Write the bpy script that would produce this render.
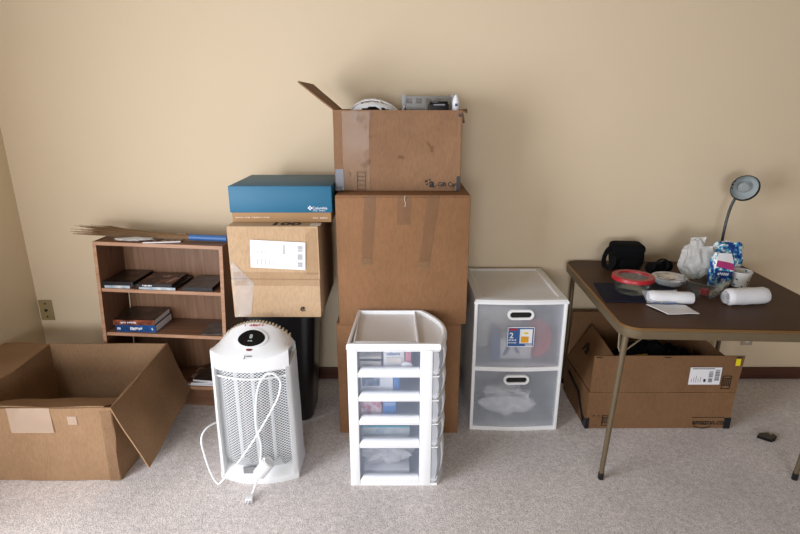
import bpy, bmesh, math, random
from mathutils import Vector, Matrix, noise
S = bpy.context.scene
C = S.collection
for o in list(bpy.data.objects):
    bpy.data.objects.remove(o)
R = math.radians
random.seed(7)

# ---------------------------------------------------------------- camera, sky, daylight, exposure
cd = bpy.data.cameras.new('camera')
cd.sensor_width = 36
cd.lens = 533.0 / 800 * 36
cd.clip_start = .05
cam = bpy.data.objects.new('camera', cd)
C.objects.link(cam)
cam.location = (0, 0, 1.58)
cam.rotation_euler = (R(90 - 17), 0, 0)
S.camera = cam
w = bpy.data.worlds.new('sky')
S.world = w
w.use_nodes = True
w.node_tree.nodes['Background'].inputs[0].default_value = (.72, .84, 1, 1)
w.node_tree.nodes['Background'].inputs[1].default_value = .5

def daylight(name, loc, rot, sx, sy, power, col):
    l = bpy.data.lights.new(name, 'AREA')
    l.shape = 'RECTANGLE'
    l.size, l.size_y = sx, sy
    l.energy = power
    l.color = col
    o = bpy.data.objects.new(name, l)
    C.objects.link(o)
    o.location = loc
    o.rotation_euler = rot
    return o
daylight('daylight_side_window', (-2.06, .3, 1.2), (R(90), 0, R(-90)), 1.6, 1.8, 100, (.92, .96, 1.05))
daylight('daylight_rear_window', (-.5, -3.56, 1.2), (R(90), 0, 0), 1.7, 1.1, 106, (.92, .96, 1.05))
vs = S.view_settings
vs.view_transform = 'Standard'
vs.look = 'None'
vs.gamma = 1
vs.use_curve_mapping = False
vs.exposure = -0.05

# ---------------------------------------------------------------- materials
def lin(h):
    h = h.lstrip('#')
    out = []
    for i in (0, 2, 4):
        v = int(h[i:i + 2], 16) / 255
        out.append(v / 12.92 if v <= .04045 else ((v + .055) / 1.055) ** 2.4)
    return (*out, 1)

class NT:
    def __init__(s, name):
        s.m = bpy.data.materials.new(name)
        s.m.use_nodes = True
        s.t = s.m.node_tree
        s.n = s.t.nodes
        s.b = s.n['Principled BSDF']
        s.out = s.n['Material Output']
        s.tc = None
    def new(s, typ, **kw):
        n = s.n.new(typ)
        for k, v in kw.items():
            setattr(n, k, v)
        return n
    def link(s, a, b):
        s.t.links.new(a, b)
    def coord(s, scale=(1, 1, 1), rot=(0, 0, 0)):
        if s.tc is None:
            s.tc = s.new('ShaderNodeTexCoord')
        m = s.new('ShaderNodeMapping')
        m.inputs['Scale'].default_value = scale
        m.inputs['Rotation'].default_value = rot
        s.link(s.tc.outputs['Object'], m.inputs['Vector'])
        return m.outputs[0]
    def noise(s, scale, detail=3, vec=None, rough=.55):
        n = s.new('ShaderNodeTexNoise')
        n.inputs['Scale'].default_value = scale
        n.inputs['Detail'].default_value = detail
        n.inputs['Roughness'].default_value = rough
        s.link(vec if vec is not None else s.coord(), n.inputs['Vector'])
        return n.outputs['Fac']
    def ramp(s, fac, stops, interp='LINEAR'):
        r = s.new('ShaderNodeValToRGB')
        r.color_ramp.interpolation = interp
        e = r.color_ramp.elements
        while len(e) < len(stops):
            e.new(.5)
        for i, (p, c) in enumerate(stops):
            e[i].position = p
            e[i].color = lin(c) if isinstance(c, str) else c
        s.link(fac, r.inputs[0])
        return r.outputs[0]
    def mix(s, fac, a, b, mode='MIX'):
        m = s.new('ShaderNodeMix', data_type='RGBA', blend_type=mode)
        for sock, v in ((m.inputs[0], fac), (m.inputs[6], a), (m.inputs[7], b)):
            if isinstance(v, bpy.types.NodeSocket):
                s.link(v, sock)
            else:
                sock.default_value = v
        return m.outputs[2]
    def bump(s, h, strength=.2, dist=.002):
        b = s.new('ShaderNodeBump')
        b.inputs['Strength'].default_value = strength
        b.inputs['Distance'].default_value = dist
        s.link(h, b.inputs['Height'])
        s.link(b.outputs[0], s.b.inputs['Normal'])
    def base(s, v):
        if isinstance(v, bpy.types.NodeSocket):
            s.link(v, s.b.inputs['Base Color'])
        else:
            s.b.inputs['Base Color'].default_value = v

def plain(name, c, rough=.5, metal=0, var=.12, vscale=9, bump=0, bscale=120, spec=.5):
    t = NT(name)
    col = lin(c)
    dark = tuple(x * (1 - var) for x in col[:3]) + (1,)
    t.base(t.mix(t.noise(vscale), dark, col))
    t.b.inputs['Roughness'].default_value = rough
    t.b.inputs['Metallic'].default_value = metal
    t.b.inputs['Specular IOR Level'].default_value = spec
    if bump:
        t.bump(t.noise(bscale, 2), bump, .002)
    return t.m

def cardboard(name, c1, c2, stain=None):
    t = NT(name)
    f = t.noise(3.5, 4)
    col = t.ramp(f, [(.3, c1), (.7, c2)])
    fib = t.noise(160, 2, t.coord((1, 1, .25)))
    col = t.mix(t.ramp(fib, [(.4, '#000000'), (.62, '#ffffff')]), col, t.mix(.88, (0, 0, 0, 1), col))
    if stain:
        spots = t.ramp(t.noise(11, 2), [(.66, '#000000'), (.72, '#ffffff')])
        col = t.mix(spots, col, lin(stain))
    t.base(col)
    t.b.inputs['Roughness'].default_value = .78
    t.b.inputs['Specular IOR Level'].default_value = .25
    wv = t.new('ShaderNodeTexWave', wave_type='BANDS', bands_direction='X')
    wv.inputs['Scale'].default_value = 40
    t.link(t.coord(), wv.inputs[0])
    t.bump(t.mix(.5, wv.outputs[0], f), .12, .001)
    return t.m

def wood(name, c1, c2, c3, axis='Z', rough=.45):
    t = NT(name)
    sc = {'Z': (26, 26, 1.2), 'X': (1.2, 26, 26)}[axis]
    f = t.noise(2.2, 5, t.coord(sc), .6)
    t.base(t.ramp(f, [(.3, c1), (.5, c2), (.7, c3)]))
    t.b.inputs['Roughness'].default_value = rough
    t.bump(f, .06, .001)
    return t.m

def clear(name, c='#ffffff', trans=.6, rough=.3, diffuse=.5):
    """see-through plastic: part straight-through, part diffuse/translucent, a glossy coat"""
    t = NT(name)
    t.b.inputs['Base Color'].default_value = lin(c)
    t.b.inputs['Roughness'].default_value = rough
    tr = t.new('ShaderNodeBsdfTransparent')
    tl = t.new('ShaderNodeBsdfTranslucent')
    tl.inputs[0].default_value = lin(c)
    m1 = t.new('ShaderNodeMixShader')
    m1.inputs[0].default_value = diffuse
    t.link(t.b.outputs[0], m1.inputs[2])
    t.link(tl.outputs[0], m1.inputs[1])
    m2 = t.new('ShaderNodeMixShader')
    nz = t.noise(6, 2)
    mr = t.new('ShaderNodeMapRange')
    mr.inputs[1].default_value = .3
    mr.inputs[2].default_value = .7
    mr.inputs[3].default_value = trans - .04
    mr.inputs[4].default_value = trans + .04
    t.link(nz, mr.inputs[0])
    t.link(mr.outputs[0], m2.inputs[0])
    t.link(m1.outputs[0], m2.inputs[1])
    t.link(tr.outputs[0], m2.inputs[2])
    t.link(m2.outputs[0], t.out.inputs[0])
    return t.m

def glass(name, c='#eef6f4'):
    """thin clear glass: straight-through with a fresnel sheen"""
    t = NT(name)
    t.base(t.mix(t.noise(4), lin(c), lin('#e6f0ee')))
    t.b.inputs['Roughness'].default_value = .03
    t.b.inputs['Metallic'].default_value = .0
    t.b.inputs['Specular IOR Level'].default_value = .8
    tr = t.new('ShaderNodeBsdfTransparent')
    tr.inputs[0].default_value = lin('#f6f9f8')
    lw = t.new('ShaderNodeLayerWeight')
    lw.inputs[0].default_value = .24
    gl = t.new('ShaderNodeBsdfGlossy')
    gl.inputs['Roughness'].default_value = .04
    m0 = t.new('ShaderNodeMixShader')
    m0.inputs[0].default_value = .95
    t.link(t.b.outputs[0], m0.inputs[1])
    t.link(gl.outputs[0], m0.inputs[2])
    m1 = t.new('ShaderNodeMixShader')
    t.link(lw.outputs['Facing'], m1.inputs[0])
    t.link(tr.outputs[0], m1.inputs[1])
    t.link(m0.outputs[0], m1.inputs[2])
    t.link(m1.outputs[0], t.out.inputs[0])
    return t.m

M = {}
def wallpaint():
    t = NT('wall_paint')
    t.base(t.mix(t.noise(1.2, 2), lin('#dfccad'), lin('#e3d1b3')))
    t.b.inputs['Roughness'].default_value = .7
    t.b.inputs['Specular IOR Level'].default_value = .25
    t.bump(t.noise(95, 3), .18, .002)
    return t.m
def carpet():
    t = NT('carpet_pile')
    big = t.noise(2.3, 3)
    mid = t.noise(38, 3)
    fine = t.noise(230, 2)
    v = t.new('ShaderNodeTexVoronoi')
    v.inputs['Scale'].default_value = 190
    t.link(t.coord(), v.inputs['Vector'])
    c = t.ramp(fine, [(.33, '#c4b7b2'), (.5, '#efe4de'), (.68, '#fffaf6')])
    c2 = t.mix(t.ramp(mid, [(.35, '#000000'), (.65, '#ffffff')]), t.mix(.8, (0, 0, 0, 1), c), c)
    c3 = t.mix(t.ramp(big, [(.38, '#000000'), (.62, '#ffffff')]), t.mix(.86, (0, 0, 0, 1), c2), c2)
    t.base(c3)
    t.b.inputs['Roughness'].default_value = .95
    t.b.inputs['Specular IOR Level'].default_value = .1
    t.b.inputs['Sheen Weight'].default_value = .5
    t.b.inputs['Sheen Roughness'].default_value = .5
    t.bump(t.mix(.5, fine, v.outputs['Distance']), .5, .005)
    return t.m
def grille_mat():
    t = NT('perforated_grille')
    v = t.new('ShaderNodeTexVoronoi', voronoi_dimensions='2D')
    v.inputs['Scale'].default_value = 1
    v.inputs['Randomness'].default_value = 0
    cx = t.new('ShaderNodeCombineXYZ')
    sp = t.new('ShaderNodeSeparateXYZ')
    t.link(t.coord((88, 88, 112)), sp.inputs[0])
    t.link(sp.outputs[0], cx.inputs[0])
    t.link(sp.outputs[2], cx.inputs[1])
    mp = t.new('ShaderNodeMapping')
    mp.inputs['Rotation'].default_value = (0, 0, R(45))
    t.link(cx.outputs[0], mp.inputs[0])
    t.link(mp.outputs[0], v.inputs['Vector'])
    hole = t.ramp(v.outputs['Distance'], [(.39, '#ffffff'), (.42, '#000000')])
    t.base(lin('#dfe2e3'))
    t.b.inputs['Roughness'].default_value = .4
    tr = t.new('ShaderNodeBsdfTransparent')
    mx = t.new('ShaderNodeMixShader')
    t.link(hole, mx.inputs[0])
    t.link(t.b.outputs[0], mx.inputs[1])
    t.link(tr.outputs[0], mx.inputs[2])
    t.link(mx.outputs[0], t.out.inputs[0])
    return t.m
def packmat():
    t = NT('printed_package_film')
    n = t.noise(26, 2)
    c = t.ramp(n, [(.0, '#1c3f86'), (.42, '#2d64b0'), (.47, '#62b7cf'), (.52, '#eef1f3'), (.62, '#f3f3f2'), (.70, '#2f8fb5')], 'CONSTANT')
    t.base(c)
    t.b.inputs['Roughness'].default_value = .25
    return t.m
def cupmat():
    t = NT('printed_cup_paper')
    n = t.noise(34, 1)
    t.base(t.ramp(n, [(0, '#274b86'), (.33, '#7fa3a0'), (.36, '#f2efe9'), (.68, '#f2efe9'), (.70, '#6d86b4')], 'CONSTANT'))
    t.b.inputs['Roughness'].default_value = .5
    return t.m
def covermat(name, stops, scale=18):
    t = NT(name)
    t.base(t.ramp(t.noise(scale, 3), stops))
    t.b.inputs['Roughness'].default_value = .3
    return t.m
def vinyl():
    t = NT('brown_vinyl')
    n = t.noise(5, 4)
    fine = t.noise(140, 2)
    c = t.ramp(n, [(.3, '#462a17'), (.7, '#56361f')])
    t.base(t.mix(t.ramp(fine, [(.45, '#000000'), (.6, '#ffffff')]), t.mix(.85, (0, 0, 0, 1), c), c))
    t.b.inputs['Roughness'].default_value = .5
    t.b.inputs['Specular IOR Level'].default_value = .25
    t.bump(fine, .12, .001)
    return t.m
M['wall'] = wallpaint()
M['ceil'] = plain('ceiling_paint', '#8d8374', .9)
M['carpet'] = carpet()
M['trim'] = wood('dark_wood_trim', '#3a1f14', '#4d2a1a', '#5c3522', 'X')
M['card'] = cardboard('cardboard_tan', '#967654', '#a0805e')
M['card_stain'] = cardboard('cardboard_stained', '#86644a', '#947153', '#694930')
M['card_big'] = cardboard('cardboard_warm', '#896343', '#946c4b')
M['card_light'] = cardboard('cardboard_pale', '#bb9c79', '#c6a886')
M['card_old'] = cardboard('cardboard_worn', '#917152', '#a28161')
M['card_dark'] = cardboard('cardboard_brown', '#7a593c', '#866445')
M['card_edge'] = plain('cardboard_edge', '#c49a70', .8)
M['tape'] = clear('packing_tape', '#b8956c', .87, .18, .9)
M['tape_brown'] = clear('brown_packing_tape', '#8a6a4e', .86, .2, .9)
M['tape_white'] = clear('frosted_tape', '#d8bfa8', .5, .3, .9)
M['tape_black'] = plain('black_tape', '#14161a', .35)
M['tape_grey'] = plain('grey_tape', '#77777e', .35)
M['ink'] = plain('black_ink', '#15120f', .6)
M['ink_soft'] = plain('faint_ink', '#6a625a', .6)
M['ink_grey'] = plain('grey_ink', '#8a8a8c', .6)
M['paper'] = plain('white_paper', '#eeeef0', .5, var=.04)
M['white'] = plain('white_plastic', '#f1f2f2', .35, var=.03)
M['white_warm'] = plain('off_white_plastic', '#e4dccf', .45, var=.06)
M['heater'] = plain('heater_white', '#eceded', .33, var=.03)
M['cream_rib'] = plain('aged_white_plastic', '#ddd2bc', .5)
M['frost'] = clear('frosted_plastic', '#e6ebf2', .69, .3, .5)
M['frost_clear'] = clear('clear_drawer_plastic', '#c6d0e4', .8, .15, .5)
M['frost_side'] = clear('milky_plastic', '#e3e6ec', .25, .3, .6)
M['smoke'] = clear('grey_clear_plastic', '#a6a49c', .35, .2, .6)
M['film'] = clear('clear_film', '#f0f4fa', .82, .12, .8)
M['bag'] = clear('white_bag_film', '#f0f0ee', .14, .3, .6)
M['glass'] = glass('clear_glass')
M['black'] = plain('black_plastic', '#101114', .35)
M['blackgloss'] = plain('glossy_black', '#0b0c0e', .12)
M['bin'] = plain('bin_black_plastic', '#17181b', .3)
M['cloth'] = plain('black_cloth', '#0d0d0f', .95, bump=.5, bscale=300, spec=.15)
M['strap'] = plain('black_webbing', '#101012', .85, bump=.4, bscale=400, spec=.2)
M['steel'] = plain('dark_lamp_metal', '#3f4346', .32, .8)
M['lampin'] = plain('lamp_reflector', '#b4bdbd', .4, .1)
M['chrome'] = plain('bright_metal', '#b8babc', .22, 1)
M['foil'] = plain('crinkled_foil', '#e2e2e4', .3, 1, bump=.9, bscale=60)
M['table_metal'] = plain('bronze_painted_steel', '#75664e', .42, .35, var=.2, vscale=40)
M['gold'] = plain('gold_trim', '#8f6c42', .4, .4)
M['vinyl'] = vinyl()
M['shelfwood'] = wood('oak_veneer', '#5d3f2b', '#6c4a34', '#7a5840')
M['shelfwood_h'] = wood('oak_veneer_board', '#694731', '#7a563e', '#86634c', 'X')
M['shelfedge'] = wood('oak_edge_band', '#a07557', '#b08567', '#bd9476', 'X')
M['backboard'] = wood('oak_backboard', '#6d4b33', '#7e5b41', '#8c694c')
M['blue'] = plain('blue_card', '#0a6486', .5, var=.08, vscale=5)
M['kraft'] = plain('kraft_card', '#a98359', .7)
M['twig'] = plain('broom_straw', '#8c6b46', .8, var=.35, vscale=60)
M['bluehandle'] = plain('blue_handle_wrap', '#3f6fae', .4)
M['red'] = plain('red_plastic', '#b3202c', .35)
M['redsoft'] = plain('red_item', '#cf4450', .5)
M['navy'] = plain('navy_vinyl', '#141b30', .7, spec=.2)
M['yellow'] = plain('yellow_sticker', '#f0dc14', .5)
M['pink'] = plain('pink_card', '#d98a9a', .5)
M['blueitem'] = plain('bright_blue_card', '#3f86c8', .45)
M['teal'] = plain('teal_plastic', '#35b2c4', .4)
M['magenta'] = plain('magenta_print', '#b83a78', .4)
M['bluesticker'] = plain('blue_print', '#2f5f98', .4)
M['darkblue'] = plain('dark_blue_print', '#1d3f78', .4)
M['plate'] = plain('beige_wallplate', '#9c8a60', .4)
M['plate_pale'] = plain('grey_wallplate', '#b7ab98', .4)
M['grille'] = grille_mat()
M['reflector'] = plain('heater_reflector', '#5d6468', .35, .5)
M['tube'] = plain('quartz_tube', '#d6dadd', .15)
M['pack'] = packmat()
M['cup'] = cupmat()
M['cover_dark'] = covermat('dark_glossy_cover', [(.3, '#1a1513'), (.55, '#3a2c25'), (.7, '#5a463a')])
M['cover_photo'] = covermat('picture_cover', [(.3, '#15110f'), (.5, '#3b2a20'), (.62, '#8a5a40'), (.72, '#d8c8b8')], 24)
M['cover_grey'] = covermat('grey_cover', [(.3, '#3a3532'), (.7, '#6a625c')])
M['cover_black'] = plain('black_case', '#131417', .3)
M['cover_blue'] = covermat('blue_cover', [(.3, '#0d2c55'), (.7, '#1f5590')], 14)
M['cover_pale'] = covermat('pale_cover', [(.3, '#8aa0b0'), (.5, '#b8c2c6'), (.7, '#d9d6cf')], 20)
M['cover_brown'] = covermat('brown_cover', [(.3, '#3a1c12'), (.5, '#7a3f28'), (.7, '#b5694a')], 20)
M['photo'] = covermat('photo_print', [(.3, '#1f3a5a'), (.55, '#5a7690'), (.72, '#c9ccd0')], 40)
M['magazine'] = covermat('magazine_cover', [(.3, '#241a16'), (.45, '#7a3a2c'), (.55, '#c8b8a4'), (.7, '#38444a')], 30)
M['lens'] = plain('frosted_bulb', '#a3aaa8', .25)
M['winframe'] = plain('window_frame_white', '#eeeae2', .5)

# ---------------------------------------------------------------- mesh helpers
class B:
    def __init__(s):
        s.bm = bmesh.new()
    def xf(s, verts, mat):
        for v in verts:
            v.co = mat @ v.co
    def box(s, x0, x1, y0, y1, z0, z1, bev=0, seg=2, mat=None):
        r = bmesh.ops.create_cube(s.bm, size=1)
        vs_ = r['verts']
        for v in vs_:
            v.co = Vector(((x0 + x1) / 2 + v.co.x * (x1 - x0), (y0 + y1) / 2 + v.co.y * (y1 - y0), (z0 + z1) / 2 + v.co.z * (z1 - z0)))
        if bev:
            es = list({e for v in vs_ for e in v.link_edges})
            q = bmesh.ops.bevel(s.bm, geom=es, offset=bev, segments=seg, affect='EDGES', profile=.5)
            vs_ = list({v for f in q['faces'] for v in f.verts} | {v for v in vs_ if v.is_valid})
        if mat is not None:
            s.xf(vs_, mat)
        return s
    def rings(s, rings, closed=True, cap0=True, cap1=True, loop=False):
        """join lists of points (each a ring) into a skin"""
        vr = [[s.bm.verts.new(p) for p in r] for r in rings]
        n = len(vr[0])
        m = len(vr)
        for i in range(m if loop else m - 1):
            a, b = vr[i], vr[(i + 1) % m]
            for j in range(n if closed else n - 1):
                k = (j + 1) % n
                s.bm.faces.new((a[j], a[k], b[k], b[j]))
        if closed and not loop:
            if cap0:
                s.bm.faces.new(vr[0][::-1])
            if cap1:
                s.bm.faces.new(vr[-1])
        return s
    def lathe(s, prof, cx=0, cy=0, seg=32, sx=1, sy=1, mat=None, cap0=True, cap1=True):
        rr = []
        for r, z in prof:
            ring = []
            for i in range(seg):
                a = 2 * math.pi * i / seg
                p = Vector((cx + r * math.cos(a) * sx, cy + r * math.sin(a) * sy, z))
                ring.append(mat @ p if mat is not None else p)
            rr.append(ring)
        return s.rings(rr, cap0=cap0, cap1=cap1)
    def cyl(s, p0, p1, r, r1=None, seg=16):
        return s.tube([p0, p1], r, seg, r1)
    def tube(s, pts, r, seg=10, r1=None, flat=None):
        pts = [Vector(p) for p in pts]
        rr = []
        up = None
        n = len(pts)
        for i, p in enumerate(pts):
            t = (pts[min(i + 1, n - 1)] - pts[max(i - 1, 0)]).normalized()
            if up is None:
                up = Vector((0, 0, 1)) if abs(t.z) < .9 else Vector((0, 1, 0))
            a = t.cross(up).normalized()
            b = a.cross(t).normalized()
            up = b
            rad = r if r1 is None else r + (r1 - r) * i / (n - 1)
            ra, rb = (rad, rad) if flat is None else flat
            rr.append([p + a * math.cos(2 * math.pi * j / seg) * ra + b * math.sin(2 * math.pi * j / seg) * rb for j in range(seg)])
        return s.rings(rr)
    def prism(s, pts, y0, y1, axis='Y'):
        """outline extruded along an axis: Y -> pts are (x, z); Z -> pts are (x, y); X -> pts are (y, z)"""
        f = {'Y': lambda p, t: (p[0], t, p[1]), 'Z': lambda p, t: (p[0], p[1], t), 'X': lambda p, t: (t, p[0], p[1])}[axis]
        return s.rings([[f(p, y0) for p in pts], [f(p, y1) for p in pts]])
    def sheet(s, a, b, c, d, th=.005, nu=10, nv=8, amp=.003, seed=0., fs=7):
        """warped board with corners a b c d (a-b one edge, d-c the other)"""
        a, b, c, d = map(Vector, (a, b, c, d))
        nrm = (b - a).cross(d - a).normalized()
        top, bot = [], []
        for j in range(nv + 1):
            v = j / nv
            r0, r1 = [], []
            for i in range(nu + 1):
                u = i / nu
                p = (a * (1 - u) + b * u) * (1 - v) + (d * (1 - u) + c * u) * v
                p = p + nrm * amp * 2 * noise.noise(p * fs + Vector((seed, seed * 2, 0)))
                r0.append(s.bm.verts.new(p + nrm * th / 2))
                r1.append(s.bm.verts.new(p - nrm * th / 2))
            top.append(r0)
            bot.append(r1)
        for j in range(nv):
            for i in range(nu):
                s.bm.faces.new((top[j][i], top[j][i + 1], top[j + 1][i + 1], top[j + 1][i]))
                s.bm.faces.new((bot[j][i], bot[j + 1][i], bot[j + 1][i + 1], bot[j][i + 1]))
        for i in range(nu):
            s.bm.faces.new((top[0][i + 1], top[0][i], bot[0][i], bot[0][i + 1]))
            s.bm.faces.new((top[nv][i], top[nv][i + 1], bot[nv][i + 1], bot[nv][i]))
        for j in range(nv):
            s.bm.faces.new((top[j][0], top[j + 1][0], bot[j + 1][0], bot[j][0]))
            s.bm.faces.new((top[j + 1][nu], top[j][nu], bot[j][nu], bot[j + 1][nu]))
        return s
    def ico(s, c, r, sub=3, fn=None):
        q = bmesh.ops.create_icosphere(s.bm, subdivisions=sub, radius=1)
        for v in q['verts']:
            d = v.co.copy()
            p = Vector((d.x * r[0], d.y * r[1], d.z * r[2]))
            if fn:
                p = fn(d, p)
            v.co = Vector(c) + p
        return s
    def text(s, txt, size, mat, bold=0., align='LEFT', ext=.0004):
        cu = bpy.data.curves.new('t', 'FONT')
        cu.body = txt
        cu.size = size
        cu.extrude = ext
        cu.offset = bold
        cu.align_x = align
        cu.resolution_u = 4
        ob = bpy.data.objects.new('t', cu)
        C.objects.link(ob)
        me = bpy.data.meshes.new_from_object(ob.evaluated_get(bpy.context.evaluated_depsgraph_get()))
        bpy.data.objects.remove(ob)
        bpy.data.curves.remove(cu)
        n0 = len(s.bm.verts)
        s.bm.from_mesh(me)
        s.bm.verts.ensure_lookup_table()
        s.xf(s.bm.verts[n0:], mat)
        bpy.data.meshes.remove(me)
        return s
    def dashes(s, wd, h, mat, n=8, seed=1, ext=.0004):
        """print too small to read: a row of little strokes"""
        rnd = random.Random(seed)
        x = 0
        step = wd / n
        for k in range(n):
            if rnd.random() > .12:
                a = step * rnd.uniform(.5, .8)
                z0 = h * rnd.choice((0, 0, .25))
                s.box(x, x + a, z0, h * rnd.uniform(.75, 1), -ext, ext, mat=mat)
            x += step
        return s
    def build(s, name, m, parent=None, smooth=35, local=False):
        bmesh.ops.remove_doubles(s.bm, verts=s.bm.verts, dist=1e-6)
        bmesh.ops.recalc_face_normals(s.bm, faces=s.bm.faces)
        inv = Matrix.Identity(4)
        loc = None
        if parent is not None:
            root = parent
            while root.parent:
                root = root.parent
            if not local:
                inv = (Matrix.Translation(root.location) @ root.rotation_euler.to_matrix().to_4x4()).inverted()
        elif not local:
            xs = [v.co for v in s.bm.verts]
            loc = Vector(((min(p.x for p in xs) + max(p.x for p in xs)) / 2, (min(p.y for p in xs) + max(p.y for p in xs)) / 2, min(p.z for p in xs)))
            inv = Matrix.Translation(-loc)
        s.xf(s.bm.verts, inv)
        me = bpy.data.meshes.new(name)
        s.bm.to_mesh(me)
        s.bm.free()
        me.materials.append(M[m] if isinstance(m, str) else m)
        if smooth:
            me.polygons.foreach_set('use_smooth', [True] * len(me.polygons))
            me.set_sharp_from_angle(angle=R(smooth))
        o = bpy.data.objects.new(name, me)
        C.objects.link(o)
        if parent is not None:
            o.parent = parent
        elif loc is not None:
            o.location = loc
        return o

def FY(x, y, z, roll=0):
    """frame for writing on a face that looks towards -Y"""
    return Matrix.Translation((x, y, z)) @ Matrix.Rotation(R(90), 4, 'X') @ Matrix.Rotation(R(roll), 4, 'Z')
def tag(o, label, cat, group=None, kind=None):
    o['label'] = label
    o['category'] = cat
    if group:
        o['group'] = group
    if kind:
        o['kind'] = kind
    return o
def thing(name, label, cat, loc, rz=0, group=None):
    o = bpy.data.objects.new(name, None)
    o.empty_display_size = .05
    C.objects.link(o)
    o.location = loc
    o.rotation_euler = (0, 0, R(rz))
    return tag(o, label, cat, group)
def struct(b, name, m, smooth=0):
    o = b.build(name, m, smooth=smooth)
    o['kind'] = 'structure'
    return o
def smoothpath(pts, n=8):
    pts = [Vector(p) for p in pts]
    out = []
    for i in range(len(pts) - 1):
        p0, p1, p2, p3 = pts[max(i - 1, 0)], pts[i], pts[i + 1], pts[min(i + 2, len(pts) - 1)]
        for k in range(n):
            t = k / n
            out.append(.5 * ((2 * p1) + (p2 - p0) * t + (2 * p0 - 5 * p1 + 4 * p2 - p3) * t * t + (3 * p1 - p0 - 3 * p2 + p3) * t ** 3))
    out.append(pts[-1])
    return out
def bars(b, x0, x1, z0, z1, y, vertical=True, seed=1, n=14):
    rnd = random.Random(seed)
    L = (x1 - x0) if vertical else (z1 - z0)
    t = 0
    while t < L:
        wd = L / n * rnd.uniform(.25, .8)
        if vertical:
            b.box(x0 + t, min(x0 + t + wd, x1), y - .0004, y, z0, z1)
        else:
            b.box(x0, x1, y - .0004, y, z0 + t, min(z0 + t + wd, z1))
        t += wd + L / n * rnd.uniform(.3, .7)
    return b

# ---------------------------------------------------------------- the room
WX0, WX1, WY0, WY1, WH = -2.09, 6.5, -3.6, 2.88, 2.45
struct(B().box(WX0 - .1, WX1 + .1, WY0 - .1, WY1 + .1, -.08, 0), 'floor', 'carpet')
struct(B().box(WX0 - .1, WX1 + .1, WY0 - .1, WY1 + .1, WH, WH + .08), 'ceiling', 'ceil')
struct(B().box(WX0 - .1, WX1 + .1, WY1, WY1 + .1, 0, WH), 'wall_back', 'wall')
struct(B().box(WX1, WX1 + .1, WY0, WY1, 0, WH), 'wall_right', 'wall')
def holed(axis, a0, a1, h0, h1, z0, z1, p0, p1):
    b = B()
    for (s0, s1, q0, q1) in ((a0, h0, 0, WH), (h1, a1, 0, WH), (h0, h1, 0, z0), (h0, h1, z1, WH)):
        if axis == 'Y':
            b.box(p0, p1, s0, s1, q0, q1)
        else:
            b.box(s0, s1, p0, p1, q0, q1)
    return b
struct(holed('Y', WY0, WY1, -.55, 1.15, .2, 2.15, WX0 - .1, WX0), 'wall_left', 'wall')
struct(holed('X', WX0 - .1, WX1 + .1, -1.4, .4, .6, 1.8, WY0 - .1, WY0), 'wall_front', 'wall')
def window(name, axis, h0, h1, z0, z1, p):
    b = B()
    mid = (h0 + h1) / 2
    for (s0, s1, q0, q1) in ((h0, h0 + .05, z0, z1), (h1 - .05, h1, z0, z1), (h0 + .05, h1 - .05, z0, z0 + .05), (h0 + .05, h1 - .05, z1 - .05, z1), (mid - .02, mid + .02, z0 + .05, z1 - .05)):
        if axis == 'Y':
            b.box(p - .06, p - .02, s0, s1, q0, q1, .004)
        else:
            b.box(s0, s1, p - .06, p - .02, q0, q1, .004)
    o = struct(b, name, 'winframe')
    g = B()
    if axis == 'Y':
        g.box(p - .045, p - .04, h0 + .05, h1 - .05, z0 + .05, z1 - .05)
    else:
        g.box(h0 + .05, h1 - .05, p - .045, p - .04, z0 + .05, z1 - .05)
    pane = g.build('pane', 'glass', smooth=0)
    pane.parent = o
    pane.location = pane.location - o.location
window('window_1', 'Y', -.55, 1.15, .2, 2.15, WX0)
window('window_2', 'X', -1.4, .4, .6, 1.8, WY0)
for nm, bx in (('baseboard_back', (WX0, WX1, WY1 - .014, WY1, 0, .075)), ('baseboard_left', (WX0, WX0 + .014, WY0, WY1 - .014, 0, .075)), ('baseboard_right', (WX1 - .014, WX1, WY0, WY1 - .014, 0, .075))):
    struct(B().box(*bx, .004), nm, 'trim')

# ---------------------------------------------------------------- wall plates
t = thing('wall_plate', 'beige cable jack plate on the wall beside the bookcase', 'wall plate', (-2.045, 2.88, .375))
B().box(-2.083, -2.007, 2.874, 2.88, .378, .502, .002).build('cover_plate', 'plate', t)
B().cyl((-2.045, 2.868, .44), (-2.045, 2.875, .44), .008).build('jack', 'ink', t)
for z in (.40, .48):
    B().cyl((-2.045, 2.8725, z), (-2.045, 2.875, z), .005).build('screw', 'ink', t)
t = thing('wall_outlet', 'pale outlet plate low on the wall behind the card table', 'outlet', (2.045, 2.88, .215))
B().box(2.012, 2.078, 2.874, 2.88, .218, .335, .002).build('cover_plate', 'plate_pale', t)
for z in (.25, .305):
    B().lathe([(.001, 0), (.014, 0), (.014, .003), (.001, .003)], mat=Matrix.Translation((2.045, 2.875, z)) @ Matrix.Rotation(R(90), 4, 'X'), seg=16).build('socket', 'white_warm', t)

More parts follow.
